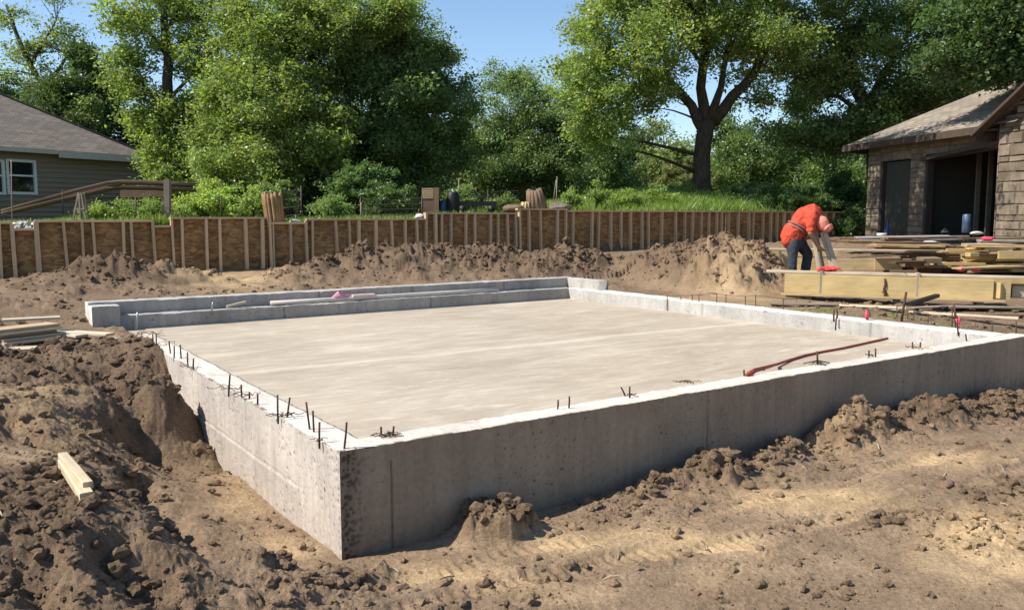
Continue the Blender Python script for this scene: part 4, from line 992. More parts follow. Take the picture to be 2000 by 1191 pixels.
group_rods([(1874, 1863, 594, 640, zt, .010), (1868, 1864, 598, 640, zt, .006), (1872, 1870, 620, 648, zt, .008)], 'marker_rod', 'slanting dark rod wrapped in pink tape at the right end of the right wall', 'rod', [(1868, 622, 1872, 634, .018), (1874, 620, 1868, 630, .014), (1871, 630, 1870, 644, .010)])
group_rods([(1760, 1770, 570, 626, .56, .014)], 'marker_rod', 'tall bent rusty rod standing beyond the right wall', 'rod')
PEG = [(1303, 576, 590, 0), (1330, 578, 590, 0), (1352, 575, 592, 0), (1365, 575, 594, 0), (1400, 573, 596, 1), (1418, 575, 597, 0), (1456, 578, 602, 0), (1476, 576, 603, 0), (1530, 582, 610, 0), (1752, 596, 628, 0), (1773, 606, 630, 0), (1785, 602, 631, 0), (1813, 612, 634, 1), (1860, 598, 640, 0), (1938, 627, 648, 1), (1985, 627, 648, 0), (2030, 628, 650, 0)]
for k, (px, y0, y1, arm) in enumerate(PEG):
    b = Zp(px, y1, .52); t = Dp(px, y0, b.y); mb = MB(); mb.tube([b - Vector((0, 0, .12)), t], .0065, 6)
    if arm: mb.tube([t, t + Vector((-.12, .03, .005))], .005, 6)
    tag(mb.build('stake', M['rust'], None, True, origin=b), 'thin dark stake, the %s from the left beyond the right wall' % ORD[k], 'stake', 'thin stakes beyond the right wall')
for a, b_, lab in ((0, 3, 'sagging wire between the first four thin stakes'), (3, 8, 'wire strung along the fifth to ninth thin stakes'), (9, 11, 'wire loop between the stakes by the tall rod')):
    pts = [Dp(PEG[i][0], PEG[i][1] + 1, Zp(PEG[i][0], PEG[i][2], .52).y) for i in range(a, b_ + 1)]; mb = MB(); mb.tube(pts, .003, 5)
    tag(mb.build('string_wire', M['wire'], None, True, origin=pts[0]), lab, 'wire', 'wires on the thin stakes')

# back wall: rods, a pipe, a pipe stub, pink scraps
zc = WALL_TOP - .004
for xb, y0, y1, lab in ((267, 610, 634, 'thin steel rod at the left end of the low curb'), (414, 590, 606, 'thin steel rod on the curb right of its left end')):
    rod(0, y0, y1, zc, lab, 'rods on the low curb', .011, (xb, xb + 2), name='rod', cat='rod', mat='steel', sink=.06)
p = Dp(1005, 571, 14.0); q = Dp(1005, 584, 14.0); mb = MB(); mb.tube([q, p], .035, 10); mb.tube([p, p + Vector((0, 0, .02))], .045, 10)
tag(mb.build('pipe_stub', M['steel'], None, True, origin=q), 'short grey pipe stub standing against the low curb', 'pipe stub')
pp = [fuv(u, 7.34, WALL_TOP + .03) for u in (2.15, 3.0, 4.0, 5.0, 5.9)]
mb = MB(); mb.tube(pp, .033, 9); tag(mb.build('pipe', M['trim'], None, True, origin=pp[0]), 'long pale pipe lying along the top of the low curb', 'pipe')
mb = MB(); c = fuv(1.55, 7.34, WALL_TOP + .02); mb.bar(c, c + Vector((.22, .12, .05)), .05, .03); tag(mb.build('wood_scrap', M['pale_wood'], None, origin=c), 'pale wood scrap on the left part of the low curb', 'wood scrap')
for k, (u0, du, lab) in enumerate(((3.05, .22, 'crumpled pink plastic scrap on the low curb'), (3.35, .36, 'pale pink flat strip on the low curb beside the crumpled scrap'))):
    c = fuv(u0, 7.35, WALL_TOP + .045 + .02 * k); mb = MB()
    if k == 0:
        mb.tube([c, c + Vector((.08, .05, .05)), c + Vector((.16, .11, .01)), c + Vector((.24, .17, .03))], [.02, .05, .04, .015], 6)
    else: mb.bar(c, c + Vector((du * .82, du * .57, .0)), .10, .035)
    tag(mb.build('plastic_scrap', simple('pink_scrap%d' % k, (.60, .26, .33) if k == 0 else (.66, .50, .44), .6), None, origin=c), lab, 'plastic scrap')

# ------------------------------------------------------------------ things on the bank behind the strand board wall
def zbank(px, Y): return float(ground(np.array([(px - CX) / F * Y]), np.array([Y]), False)[0][0])
# burlap bundle
c = Dp(537, 428, 16.6); mb = MB(); n = 14; Hh = .62
for k in range(n):
    a = math.pi * 2 * k / n; rx = .15 + .02 * math.sin(3 * a); pts = []
    for i in range(6):
        t = i / 5; pts.append((c.x - .06 * t + math.cos(a) * rx * (1 + .12 * t), c.y + math.sin(a) * .10, c.z - .12 + Hh * t + (.03 * math.sin(5 * a) if i == 5 else 0)))
    mb.tube(pts, [.036] * 5 + [.022], 6)
tag(mb.build('reed_bundle', M['burlap'], None, True, origin=c), 'tan upright bundle of reed matting standing behind the retaining wall', 'bundle')
# plywood crate
c = Dp(841, 413, 19.0); w, hgt = .37, .50; t_ = thing('crate', 'brown plywood crate with slatted top behind the retaining wall', 'crate', c)
mb = MB(); mb.box(O3, X3, Y3, Z3, (-w / 2, 0, -.15), (w / 2, .35, hgt * .55)); mb.build('lower_panel', M['old_wood'], t_)
mb = MB()
for k in range(5): mb.box(O3, X3, Y3, Z3, (-w / 2 - .005, -.012, hgt * .57 + k * .048), (w / 2 - .12, .35, hgt * .57 + k * .048 + .036))
mb.build('slats', M['pine'], t_)
mb = MB(); mb.box(O3, X3, Y3, Z3, (w / 2 - .11, -.02, -.15), (w / 2, .34, hgt * 1.05)); mb.build('side_panel', M['old_wood'], t_)
# wire fences
def wire_fence(x0, y0, x1, y1, Y, hpx, label, gap, posts):
    p = Dp(x0, y0, Y); q = Dp(x1, y1, Y); Hh = hpx * Y / F; t_ = thing('wire_fence', label, 'wire fence', p, 0, 'wire fences on the bank')
    d = q - p; n = int(d.length / gap); mb = MB()
    for k in range(n + 1):
        a = d * (k / n); mb.tube([a + Vector((0, 0, -.12)), a + Vector((rnd.uniform(-.01, .01), 0, Hh + .03 * math.sin(k)))], .005, 4)
    for j in range(4):
        mb.tube([d * t + Vector((0, 0, Hh * (.12 + .29 * j) + (.03 * math.sin(9 * t) if j == 3 else 0))) for t in (0, .25, .5, .75, 1)], .006, 4)
    mb.build('mesh', M['wire'], t_)
    for t in posts:
        mb = MB(); a = d * t; mb.tube([a + Vector((0, 0, -.3)), a + Vector((.01, 0, Hh * 1.12))], .016, 6); mb.build('post', M['wire'], t_, True)
wire_fence(704, 424, 826, 422, 18.6, 34, 'dark wire mesh fence left of the plywood crate', .075, (0, .98))
wire_fence(893, 412, 1012, 410, 20.5, 36, 'dark wire mesh fence right of the plywood crate', .10, (0.02, .5))
wire_fence(548, 430, 590, 424, 17.2, 54, 'leaning dark mesh panel right of the reed bundle', .05, (0.05, .97))
# little cart, tub, posts
c = Dp(925, 412, 19.8); t_ = thing('garden_cart', 'low black garden cart with flat top behind the retaining wall', 'cart', c)
mb = MB(); mb.box(O3, X3, Y3, Z3, (-.34, 0, .12), (.52, .5, .22)); mb.build('tray', M['black'], t_)
for dx in (-.25, .42):
    w_ = MB(); w_.tube([(dx, -.03, .04), (dx, .03, .04)], .085, 14); o = w_.build('wheel', M['black'], t_, True)
mb = MB(); mb.tube([(-.34, .1, .2), (-.5, .05, .5)], .015, 6); mb.build('handle', M['steel'], t_, True)
c = Dp(885, 412, 19.2); mb = MB(); mb.lathe(c + Vector((0, 0, -.1)), [(.11, 0), (.14, .1), (.15, .35), (.12, .5), (.10, .52)], 14)
tag(mb.build('barrel', M['black'], None, True, origin=c), 'dark upright barrel right of the plywood crate', 'barrel')
c = Dp(866, 408, 19.3); mb = MB(); mb.lathe(c + Vector((0, 0, -.1)), [(.05, 0), (.075, .02), (.08, .22), (.04, .26), (.03, .30)], 12)
tag(mb.build('jug', simple('blue_jug', (.06, .16, .28), .4), None, True, origin=c), 'small blue jug between the plywood crate and the dark barrel', 'jug')
for px, y0, y1, Y, rad, mt, lab in ((1086, 345, 408, 21.5, .013, 'grey_wood', 'thin pale post leaning before the dark trees'), (1080, 352, 385, 21.6, .010, 'grey_wood', 'short pale brace against the thin leaning post'), (896, 350, 412, 21.0, .012, 'grey_wood', 'thin grey post behind the garden cart'),
                                    (432, 382, 424, 16.6, .014, 'wire', 'thin dark stake among the weeds left of the reed bundle'), (265, 385, 428, 15.6, .016, 'wire', 'thin dark stake in the grass left of the brown post'), (122, 372, 400, 17.0, .010, 'wire', 'thin dark stake before the house siding'), (22, 312, 432, 15.0, .009, 'grey_wood', 'thin pale rod before the house window'), (705, 395, 428, 18.0, .014, 'grey_wood', 'short pale peg left of the wire fence')):
    b = Dp(px, y1, Y); t = Dp(px + (2 if px == 1086 else (6 if px == 1080 else 0)), y0, Y); mb = MB(); mb.tube([b - Vector((0, 0, .2)), t], rad, 6)
    tag(mb.build('post', M[mt], None, True, origin=b), lab, 'post', 'thin posts on the bank')
b = Dp(327, 436, 15.9); t = Dp(327, 350, 15.9); board(b - Vector((0, 0, .2)), t, .105, .10, M['grey_wood'], 'square weathered wooden post at the low step of the retaining wall', None, 'wooden_post', 'post')
# tree stump bundle, soil lump, reddish heap
def stump(px0, px1, y0, y1, Y, name, label, cat, mat, tilt=.0, n=13):
    c = Dp((px0 + px1) / 2, y1, Y); w = (px1 - px0) * Y / F / 2; Hh = (y1 - y0) * Y / F; mb = MB(); r2 = random.Random(int(px0))
    for k in range(n):
        a = 6.283 * k / n; f_ = r2.uniform(.9, 1.1)
        mb.tube([(c.x + math.cos(a) * w * 1.0, c.y + .15 + math.sin(a) * w * .7, c.z - .15), (c.x - tilt * .5 + math.cos(a) * w * .8, c.y + .15 + math.sin(a) * w * .55, c.z + Hh * .5), (c.x - tilt + math.cos(a) * w * .68, c.y + .15 + math.sin(a) * w * .45, c.z + Hh * f_)], [w * .32, w * .27, w * .2], 6)
    tag(mb.build(name, M[mat], None, True, origin=c), label, cat)
stump(1032, 1068, 371, 407, 19.6, 'tree_stump', 'dark brown ribbed tree stump standing on the bank', 'tree stump', 'old_wood', .08)
stump(1018, 1036, 395, 408, 19.5, 'root_chunk', 'pale split root chunk left of the tree stump', 'wood chunk', 'pine', .0, 8)
def boulder(px, py, Y, rx, rz, label, mat, name='boulder', cat='boulder', group=None, seed=1, ry=None, col=(1, 1, 1), sub=3):
    c = Dp(px, py, Y); bm = bmesh.new(); bmesh.ops.create_icosphere(bm, subdivisions=sub, radius=1.0)
    co = np.array([v.co[:] for v in bm.verts]); fc = np.array([[v.index for v in f.verts] for f in bm.faces]); bm.free()
    d = 1 + .35 * fbm(co[:, 0] * 1.3 + seed * 7, co[:, 1] * 1.3 + co[:, 2] * 1.7, 4, seed); co = co * d[:, None] * np.array([rx, ry or rx * .8, rz])
    me = np_mesh(name, co, fc, True); vcol(me, np.tile(np.array(col), (len(co), 1))); o = link(name, me, None, M[mat]); o.location = c
    return tag(o, label, cat, group)
boulder(1092, 406, 20.2, .24, .13, 'rounded brown boulder right of the tree stump', 'grey_rock', seed=4)
boulder(1003, 408, 19.4, .22, .10, 'reddish low heap of root litter left of the tree stump', 'old_wood', 'root_heap', 'litter heap', seed=8)
boulder(820, 424, 18.2, .12, .07, 'pale stone lying at the step left of the plywood crate', 'rock', 'stone', 'stone', 'pale stones along the wall top', 5)
boulder(578, 434, 16.9, .12, .05, 'pale stone at the low step right of the reed bundle', 'rock', 'stone', 'stone', 'pale stones along the wall top', 6)
# rubble at the left end
r3 = np.random.RandomState(8); Vs, Fs, Cs = [], [], []; off = 0
for i in range(260):
    px = r3.uniform(-60, 112); Y = r3.uniform(14.35, 15.8); x = (px - CX) / F * Y; z = zbank(px, Y) - .02 + r3.uniform(0, .17) * max(0, 1 - abs(px - 55) / 70); s_ = r3.uniform(.025, .075)
    V, Fc = CLP[r3.randint(len(CLP))]; a = r3.uniform(0, 6.28); P = V * s_; P = np.stack([P[:, 0] * math.cos(a) - P[:, 1] * math.sin(a) + x, P[:, 0] * math.sin(a) + P[:, 1] * math.cos(a) + Y, P[:, 2] * .8 + z + s_ * .4], 1)
    Vs.append(P); Fs.append(Fc + off); Cs.append(np.tile(np.array([1, 1, 1.02]) * r3.uniform(.6, 1.25), (len(P), 1))); off += len(P)
me = np_mesh('rubble', np.vstack(Vs), np.vstack(Fs), False); vcol(me, np.vstack(Cs)); tag(link('rubble', me, None, M['rock']), 'pale broken rubble piled behind the left end of the retaining wall', 'rubble', kind='stuff')
# long rolled fence timber slung over the grass, its far part flat
def slung(pts, w, n, name, label, cat, mat):
    mb = MB(); r2 = random.Random(3)
    for k in range(n):
        o_ = (k / (n - 1) - .5) * w; j = r2.uniform(-.02, .02)
        mb.tube([Vector(p) + Vector((0, .10 * math.cos(k), o_ * (.35 + .65 * min(1, i / 2)) + j)) for i, p in enumerate(pts)], .018, 5, col=(r2.uniform(.7, 1.2),) * 3)
    return tag(mb.build(name, mat, None, True, origin=pts[0]), label, cat)
slung([Dp(8, 414, 16.6), Dp(75, 397.5, 17.0), Dp(145, 380, 17.4), Dp(212, 363.5, 17.8), Dp(236, 361, 18.0), Dp(290, 362, 18.2), Dp(330, 364, 18.4), Dp(385, 367, 18.6)], .15, 12, 'snow_fence', 'brown rolled lath fence slung on a slope before the left house', 'rolled fence', M['old_wood'])
board(Dp(235, 378, 18.6), Dp(330, 376, 18.6), .03, .18, M['old_wood'], 'brown plank on edge under the slung lath fence', None)
board(Dp(190, 388, 18.9), Dp(320, 384, 19.2), .4, .03, M['black'], 'dark sheet under the slung lath fence', None, 'panel_sheet', 'sheet')
# trestle of grey sticks
c = Dp(158, 426, 15.4); t_ = thing('trestle', 'little grey trestle of sticks standing in the grass before the left house', 'trestle', c)
for k, (xa, xb, dy) in enumerate(((-.13, -.01, -.05), (.02, .0, -.06), (.12, .03, -.04), (-.07, .01, .15), (.09, .05, .15))):
    board_obj('leg', (xa, dy, -.1), (xb, dy * .3, .45), .03, .025, M['grey_wood'], parent=t_)
board_obj('rail', (-.08, -.04, .15), (.10, -.04, .16), .02, .02, M['grey_wood'], parent=t_)

# ------------------------------------------------------------------ left house: lap siding, hipped roof
CH = Dp(272, 420, 33.0); CH.z = 0.9
wd = Vector((-.50, -.866, 0)).normalized(); hin = Vector((-wd.y * -1, wd.x * -1, 0))
hin = Vector((wd.y, -wd.x, 0));                                # points into the house
if hin.x > 0: hin = -hin
EZ = Dp(272, 312, 33.0).z; HL, HD = 15.0, 9.0
hs = thing('house', 'house with brown lap siding and hipped shingle roof behind the left bank', 'house', (CH.x, CH.y, CH.z))
def hp(a, b, z): return CH + wd * a + hin * b + Vector((0, 0, z - CH.z))      # along the visible wall, into the house, height
mb = MB()
def lap(a0, a1, z0, z1, f0):                            # siding courses on the visible wall
    z = z0
    while z < z1 - .01:
        zz = min(z + .17, z1); mb.hexa([hp(a0, f0 - .045, z), hp(a1, f0 - .045, z), hp(a1, f0 + .05, z), hp(a0, f0 + .05, z), hp(a0, f0 - .006, zz), hp(a1, f0 - .006, zz), hp(a1, f0 + .05, zz), hp(a0, f0 + .05, zz)]); z = zz
wins = []
def atpx(px):                                           # distance along the visible wall at a photo column
    k = (px - CX) / F; return (k * CH.y - CH.x) / (wd.x - k * wd.y)
for (x0, x1, y0, y1) in ((-28, 19, 311, 380), (22, 80, 312, 380)):
    a1, a0 = atpx(x0), atpx(x1); am = (a0 + a1) / 2; Ym = (CH + wd * am).y; wins.append((a0, a1, Dp(0, y1, Ym).z, Dp(0, y0, Ym).z))
segs = [(0, wins[1][0]), (wins[1][1], wins[0][0]), (wins[0][1], HL)]
for a0, a1 in segs: lap(a0, a1, CH.z, EZ, 0)
for a0, a1, z0, z1 in wins: lap(a0, a1, CH.z, z0, 0); lap(a0, a1, z1, EZ, 0)
for (p, q, r_, s_) in ((hp(0, .05, CH.z), hp(0, HD, CH.z), hp(0, HD, EZ), hp(0, .05, EZ)), (hp(HL, .05, CH.z), hp(HL, HD, CH.z), hp(HL, HD, EZ), hp(HL, .05, EZ)), (hp(0, HD, CH.z), hp(HL, HD, CH.z), hp(HL, HD, EZ), hp(0, HD, EZ))): mb.face([p, q, r_, s_])
mb.build('wall', M['siding'], hs, origin=CH).location = (0, 0, 0)
ov, sl_ = .45, .60; e0, e1, d0, d1 = -ov, HL + ov, -ov, HD + ov; hw = (d1 - d0) / 2; rz = EZ + .12 + hw * sl_
A_, B_, C_, D_ = hp(e0, d0, EZ + .12), hp(e1, d0, EZ + .12), hp(e1, d1, EZ + .12), hp(e0, d1, EZ + .12); E_, G_ = hp(e0 + hw, d0 + hw, rz), hp(e1 - hw, d0 + hw, rz)
mb = MB(); sh = math.hypot(hw, hw * sl_); LT = e1 - e0
mb.face([A_, B_, G_, E_], [(0, 0), (LT, 0), (LT - hw, sh), (hw, sh)]); mb.face([C_, D_, E_, G_], [(0, 0), (LT, 0), (LT - hw, sh), (hw, sh)])
mb.face([D_, A_, E_], [(0, 0), (2 * hw, 0), (hw, sh)]); mb.face([B_, C_, G_], [(0, 0), (2 * hw, 0), (hw, sh)])
o = mb.build('roof', M['shingle'], hs, origin=CH); o.location = (0, 0, 0)
mb = MB()
for p, q in ((A_, E_), (D_, E_), (E_, G_)): mb.bar(p + Vector((0, 0, .02)), q + Vector((0, 0, .02)), .22, .03)
o = mb.build('ridge_cap', M['shingle'], hs, origin=CH); o.location = (0, 0, 0)
mb = MB(); brk = atpx(112)
mb.hexa([hp(e0, d0 - .02, EZ - .13), hp(brk, d0 - .02, EZ - .13), hp(brk, d0 + .03, EZ - .13), hp(e0, d0 + .03, EZ - .13), hp(e0, d0 - .02, EZ + .115), hp(brk, d0 - .02, EZ + .115), hp(brk, d0 + .03, EZ + .115), hp(e0, d0 + .03, EZ + .115)])
mb.hexa([hp(brk + .003, d0 - .0, EZ - .02), hp(e1, d0 - .0, EZ - .02), hp(e1, d0 + .03, EZ - .02), hp(brk + .003, d0 + .03, EZ - .02), hp(brk + .003, d0, EZ + .113), hp(e1, d0, EZ + .113), hp(e1, d0 + .03, EZ + .113), hp(brk + .003, d0 + .03, EZ + .113)])
mb.hexa([hp(e0 - .02, d0 + .035, EZ - .1), hp(e0 + .02, d0 + .035, EZ - .1), hp(e0 + .02, d1, EZ - .1), hp(e0 - .02, d1, EZ - .1), hp(e0 - .02, d0 + .035, EZ + .114), hp(e0 + .02, d0 + .035, EZ + .114), hp(e0 + .02, d1, EZ + .114), hp(e0 - .02, d1, EZ + .114)])
o = mb.build('fascia', M['trim'], hs, origin=CH); o.location = (0, 0, 0)
mb = MB(); mb.hexa([hp(e0 + .03, d0 + .04, EZ - .03), hp(e1, d0 + .04, EZ - .03), hp(e1, -.03, EZ - .03), hp(e0 + .03, -.03, EZ - .03), hp(e0 + .03, d0 + .04, EZ - .005), hp(e1, d0 + .04, EZ - .005), hp(e1, -.03, EZ - .005), hp(e0 + .03, -.03, EZ - .005)])
o = mb.build('soffit', M['siding'], hs, origin=CH); o.location = (0, 0, 0)
mb = MB(); mb.bar(hp(0, -.03, CH.z), hp(0, -.03, EZ - .03), .09, .05, up=hin); o = mb.build('corner_trim', M['siding'], hs, origin=CH); o.location = (0, 0, 0)
for a0, a1, z0, z1 in wins:
    mb = MB(); t = .085
    for (p0, p1, q0, q1) in ((a0, a0 + t, z0, z1), (a1 - t, a1, z0, z1), (a0 + t, a1 - t, z1 - t, z1), (a0 + t, a1 - t, z0, z0 + t)):
        mb.hexa([hp(p0, -.05, q0), hp(p1, -.05, q0), hp(p1, .06, q0), hp(p0, .06, q0), hp(p0, -.05, q1), hp(p1, -.05, q1), hp(p1, .06, q1), hp(p0, .06, q1)])
    f_ = mb.build('window', M['white_trim'], hs, origin=CH); f_.location = (0, 0, 0)
    mb = MB(); zm = (z0 + z1) / 2 + .05; i0, i1 = a0 + t, a1 - t
    mb.hexa([hp(i0, -.02, zm - .03), hp(i1, -.02, zm - .03), hp(i1, .05, zm - .03), hp(i0, .05, zm - .03), hp(i0, -.02, zm + .03), hp(i1, -.02, zm + .03), hp(i1, .05, zm + .03), hp(i0, .05, zm + .03)])
    s_o = mb.build('sash', M['white_trim'], f_, origin=CH); s_o.location = (0, 0, 0)
    mb = MB(); mb.face([hp(i0, .03, z0 + t), hp(i1, .03, z0 + t), hp(i1, .03, z1 - t), hp(i0, .03, z1 - t)]); g_o = mb.build('pane', M['glass'], f_, origin=CH); g_o.location = (0, 0, 0)

# ------------------------------------------------------------------ right: stone garage with open doorways
G0 = Dp(1690, 460, 24.0); G1 = Dp(1945, 460, 19.0); GZ = 1.22; G0.z = G1.z = GZ
gd = (G1 - G0); gd.z = 0; GL = gd.length; gd.normalize(); gin = Vector((-gd.y, gd.x, 0))
if gin.x < 0: gin = -gin
gar = thing('garage', 'unfinished stone garage with dark open doorways at the right', 'garage', (G0.x, G0.y, GZ))
def gp_(a, b, z): return G0 + gd * a + gin * b + Vector((0, 0, z - GZ))
def gat(px): k = (px - CX) / F; return (k * G0.y - G0.x) / (gd.x - k * gd.y)
GE = Dp(1690, 287, 24.0).z
srs = random.Random(12)
def ghex(mb, a0, a1, b0, b1, z0, z1, col=(1, 1, 1)): mb.hexa([gp_(a0, b0, z0), gp_(a1, b0, z0), gp_(a1, b1, z0), gp_(a0, b1, z0), gp_(a0, b0, z1), gp_(a1, b0, z1), gp_(a1, b1, z1), gp_(a0, b1, z1)], col)
def stones(mb, a0, a1, z0, z1, face, lo=.16, hi=.28, wmin=.25, wmax=.6, rough=.022):
    z = z0
    while z < z1 - .02:
        h_ = srs.uniform(lo, hi); zt_ = min(z + h_, z1)
        if z1 - zt_ < .08: zt_ = z1
        a = a0
        while a < a1 - .01:
            w_ = srs.uniform(wmin, wmax); at = min(a + w_, a1)
            if a1 - at < .12: at = a1
            gdp = srs.uniform(.010, rough); cvar = srs.uniform(.72, 1.22); c = (cvar * srs.uniform(.97, 1.04), cvar, cvar * srs.uniform(.9, 1.03))
            m_ = .008; b_ = .014; j = [srs.uniform(-.008, .008) for _ in range(8)]
            P = [gp_(a + m_, face, z + m_), gp_(at - m_, face, z + m_), gp_(at - m_, face, zt_ - m_), gp_(a + m_, face, zt_ - m_)]
            Q = [gp_(a + m_ + b_ + j[0], face - gdp, z + m_ + b_ + j[1]), gp_(at - m_ - b_ + j[2], face - gdp - j[6], z + m_ + b_ + j[3]), gp_(at - m_ - b_ - j[2], face - gdp, zt_ - m_ - b_ + j[4]), gp_(a + m_ + b_ - j[5], face - gdp - j[7], zt_ - m_ - b_ + j[5])]
            mb.face(Q, None, c)
            for i in range(4): mb.face([P[i], P[(i + 1) % 4], Q[(i + 1) % 4], Q[i]], None, c)
            a = at
        z = zt_
dA0, dA1 = gat(1712), gat(1770); gA0, gA1 = gat(1798), gat(1957); DT = Dp(1740, 314, 23).z; GT = Dp(1860, 305, 21).z
GT = max(GT, DT + .05)
mbs = MB(); mbb = MB()
END = gA1 + 3.6
for (a0, a1, z0, z1) in ((0, dA0, GZ, GE), (dA1, gA0, GZ, GE), (dA0, dA1, DT, GE), (gA0, gA1, GT, GE)):
    ghex(mbb, a0, a1, 0, .22, z0 - (.3 if z0 == GZ else 0), z1); stones(mbs, a0, a1, z0, z1, 0.0, *((.10, .20, .18, .5) if z0 == GZ else (.14, .24, .35, .9)))
# taller gable part, standing forward
gb0 = gA1 + .03; GF_ = -.24
ghex(mbb, gb0 + .002, END, GF_ + .002, .25, GZ - .3, GE - .02); stones(mbs, gb0, END, GZ - .15, GE - .02, GF_, .12, .27, .16, .62, .045)
pk = gb0 - .35 + 2.2; pz = GE + 1.25
mbb.face([gp_(gb0, GF_ + .002, GE - .02), gp_(END, GF_ + .002, GE - .02), gp_(END, GF_ + .002, GE + 1.3), gp_(pk, GF_ + .002, pz - .1)])
zz = GE - .02
while zz < pz - .25:
    lo_ = gb0 + max(0, (zz - GE) / (pz - GE)) * (pk - gb0) + .12; stones(mbs, lo_, min(END, 2 * pk - lo_), zz, min(zz + .26, pz - .2), GF_, .12, .2, .25, .7, .05); zz += .26
# return of the forward part next to the wide doorway
for k in range(9):
    z0 = GZ - .1 + k * .30; mbs.hexa([gp_(gb0 - .035, GF_ - .01, z0), gp_(gb0 - .001, GF_ - .01, z0), gp_(gb0 - .001, .2, z0), gp_(gb0 - .035, .2, z0), gp_(gb0 - .035, GF_ - .01, z0 + .28), gp_(gb0 - .001, GF_ - .01, z0 + .28), gp_(gb0 - .001, .2, z0 + .28), gp_(gb0 - .035, .2, z0 + .28)], (srs.uniform(.7, 1.2),) * 3)
o = mbb.build('wall', M['mortar'], gar, origin=G0); o.location = (0, 0, 0)
o = mbs.build('stone_facing', M['stone'], gar, origin=G0); o.location = (0, 0, 0)
# inside: floor, back and side walls, ceiling, studs
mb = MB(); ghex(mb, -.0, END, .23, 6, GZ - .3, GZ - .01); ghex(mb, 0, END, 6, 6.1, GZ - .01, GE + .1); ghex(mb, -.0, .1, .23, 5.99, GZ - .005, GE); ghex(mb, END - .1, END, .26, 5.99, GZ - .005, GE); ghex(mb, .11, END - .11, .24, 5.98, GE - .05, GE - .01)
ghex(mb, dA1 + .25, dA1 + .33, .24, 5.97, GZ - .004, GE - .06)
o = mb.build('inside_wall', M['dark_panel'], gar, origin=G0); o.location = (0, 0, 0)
k = 0; a = gA0 - .1
while a < gA1 + .6:
    mb = MB(); ghex(mb, a, a + .05, 1.5, 1.62, GZ, GE - .07); o = mb.build('stud', M['grey_wood'], gar, origin=G0); o.location = (0, 0, 0); a += .42
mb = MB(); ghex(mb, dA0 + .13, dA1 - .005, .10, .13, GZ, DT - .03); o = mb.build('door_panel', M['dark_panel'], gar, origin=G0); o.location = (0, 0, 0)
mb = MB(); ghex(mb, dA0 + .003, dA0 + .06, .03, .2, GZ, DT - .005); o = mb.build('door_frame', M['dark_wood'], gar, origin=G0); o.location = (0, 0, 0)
mb = MB(); ghex(mb, gA0 + .003, gA0 + .07, .02, .2, GZ, GT - .14); ghex(mb, gA1 - .07, gA1 - .003, .02, .2, GZ, GT - .14)
mb.hexa([gp_(gA0 + .003, .02, GT - .14), gp_(gA1 - .003, .02, GT - .02), gp_(gA1 - .003, .2, GT - .02), gp_(gA0 + .003, .2, GT - .14), gp_(gA0 + .003, .02, GT - .03), gp_(gA1 - .003, .02, GT + .0 - .003), gp_(gA1 - .003, .2, GT - .003), gp_(gA0 + .003, .2, GT - .03)])
o = mb.build('door_frame', M['dark_wood'], gar, origin=G0); o.location = (0, 0, 0)
board_obj('lintel', gp_(gA0 - .1, -.06, GT - .10) - G0, gp_(gA1 + .15, -.10, GT + .12) - G0, .06, .09, M['brown_trim'], parent=gar)
# main roof: rises from the eave towards the back, hip at the far end
oe = .42; RS = .52; RW = 3.3
Pa, Pb = gp_(-.6, -oe, GE + .06), gp_(gb0 + .6, -oe, GE + .06); Pc, Pd = gp_(gb0 + .6, -oe + RW, GE + .06 + RW * RS), gp_(-.6 + RW * .95, -oe + RW, GE + .06 + RW * RS)
Pe, Pf = gp_(gb0 + .6, -oe + 2 * RW, GE + .06), gp_(-.6, -oe + 2 * RW, GE + .06)
mb = MB(); LR = (Pb - Pa).length; SR = math.hypot(RW, RW * RS)
mb.face([Pa, Pb, Pc, Pd], [(0, 0), (LR, 0), (LR, SR), (RW * .95, SR)]); mb.face([Pd, Pc, Pe, Pf], [(RW * .95, SR), (LR, SR), (LR, 0), (0, 0)]); mb.face([Pf, Pa, Pd], [(0, 0), (2 * RW, 0), (RW, SR)])
# gable roof over the forward part
rb = GF_ - .30; rt0, rt1 = gp_(gb0 - .42, rb, GE - .06), gp_(gb0 - .42, RW, GE - .06); pk0, pk1 = gp_(pk, rb, pz + .06), gp_(pk, RW + 1, pz + .06); re0, re1 = gp_(2 * pk - gb0 + .42, rb, GE - .06), gp_(2 * pk - gb0 + .42, RW, GE - .06)
sg = (pk0 - rt0).length
mb.face([rt0, pk0, pk1, rt1], [(0, 0), (0, sg), (RW + 1, sg), (RW, 0)]); mb.face([pk0, re0, re1, pk1], [(0, sg), (0, 0), (RW, 0), (RW + 1, sg)])
o = mb.build('roof', M['shingle_pale'], gar, origin=G0); o.location = (0, 0, 0)
mb = MB(); mb.bar(gp_(-.63, -oe - .012, GE - .02), gp_(gb0 - .40, -oe - .012, GE - .02), .03, .17); mb.bar(gp_(-.615, -oe, GE - .02), gp_(-.615, -oe + 2 * RW, GE - .02), .03, .165)
ghex(mb, -.59, gb0 - .01, -oe + .01, -.03, GE - .06, GE - .03)
mb.bar(rt0 + Vector((0, 0, -.08)), pk0 + Vector((0, 0, -.08)), .06, .22, up=gin); mb.bar(pk0 + Vector((0, 0, -.08)), re0 + Vector((0, 0, -.08)), .055, .215, up=gin)
mb.bar(gp_(gb0 - .40, rb, GE - .16), gp_(gb0 - .40, -.05, GE - .16), .05, .2)
o = mb.build('fascia', M['brown_trim'], gar, origin=G0); o.location = (0, 0, 0)
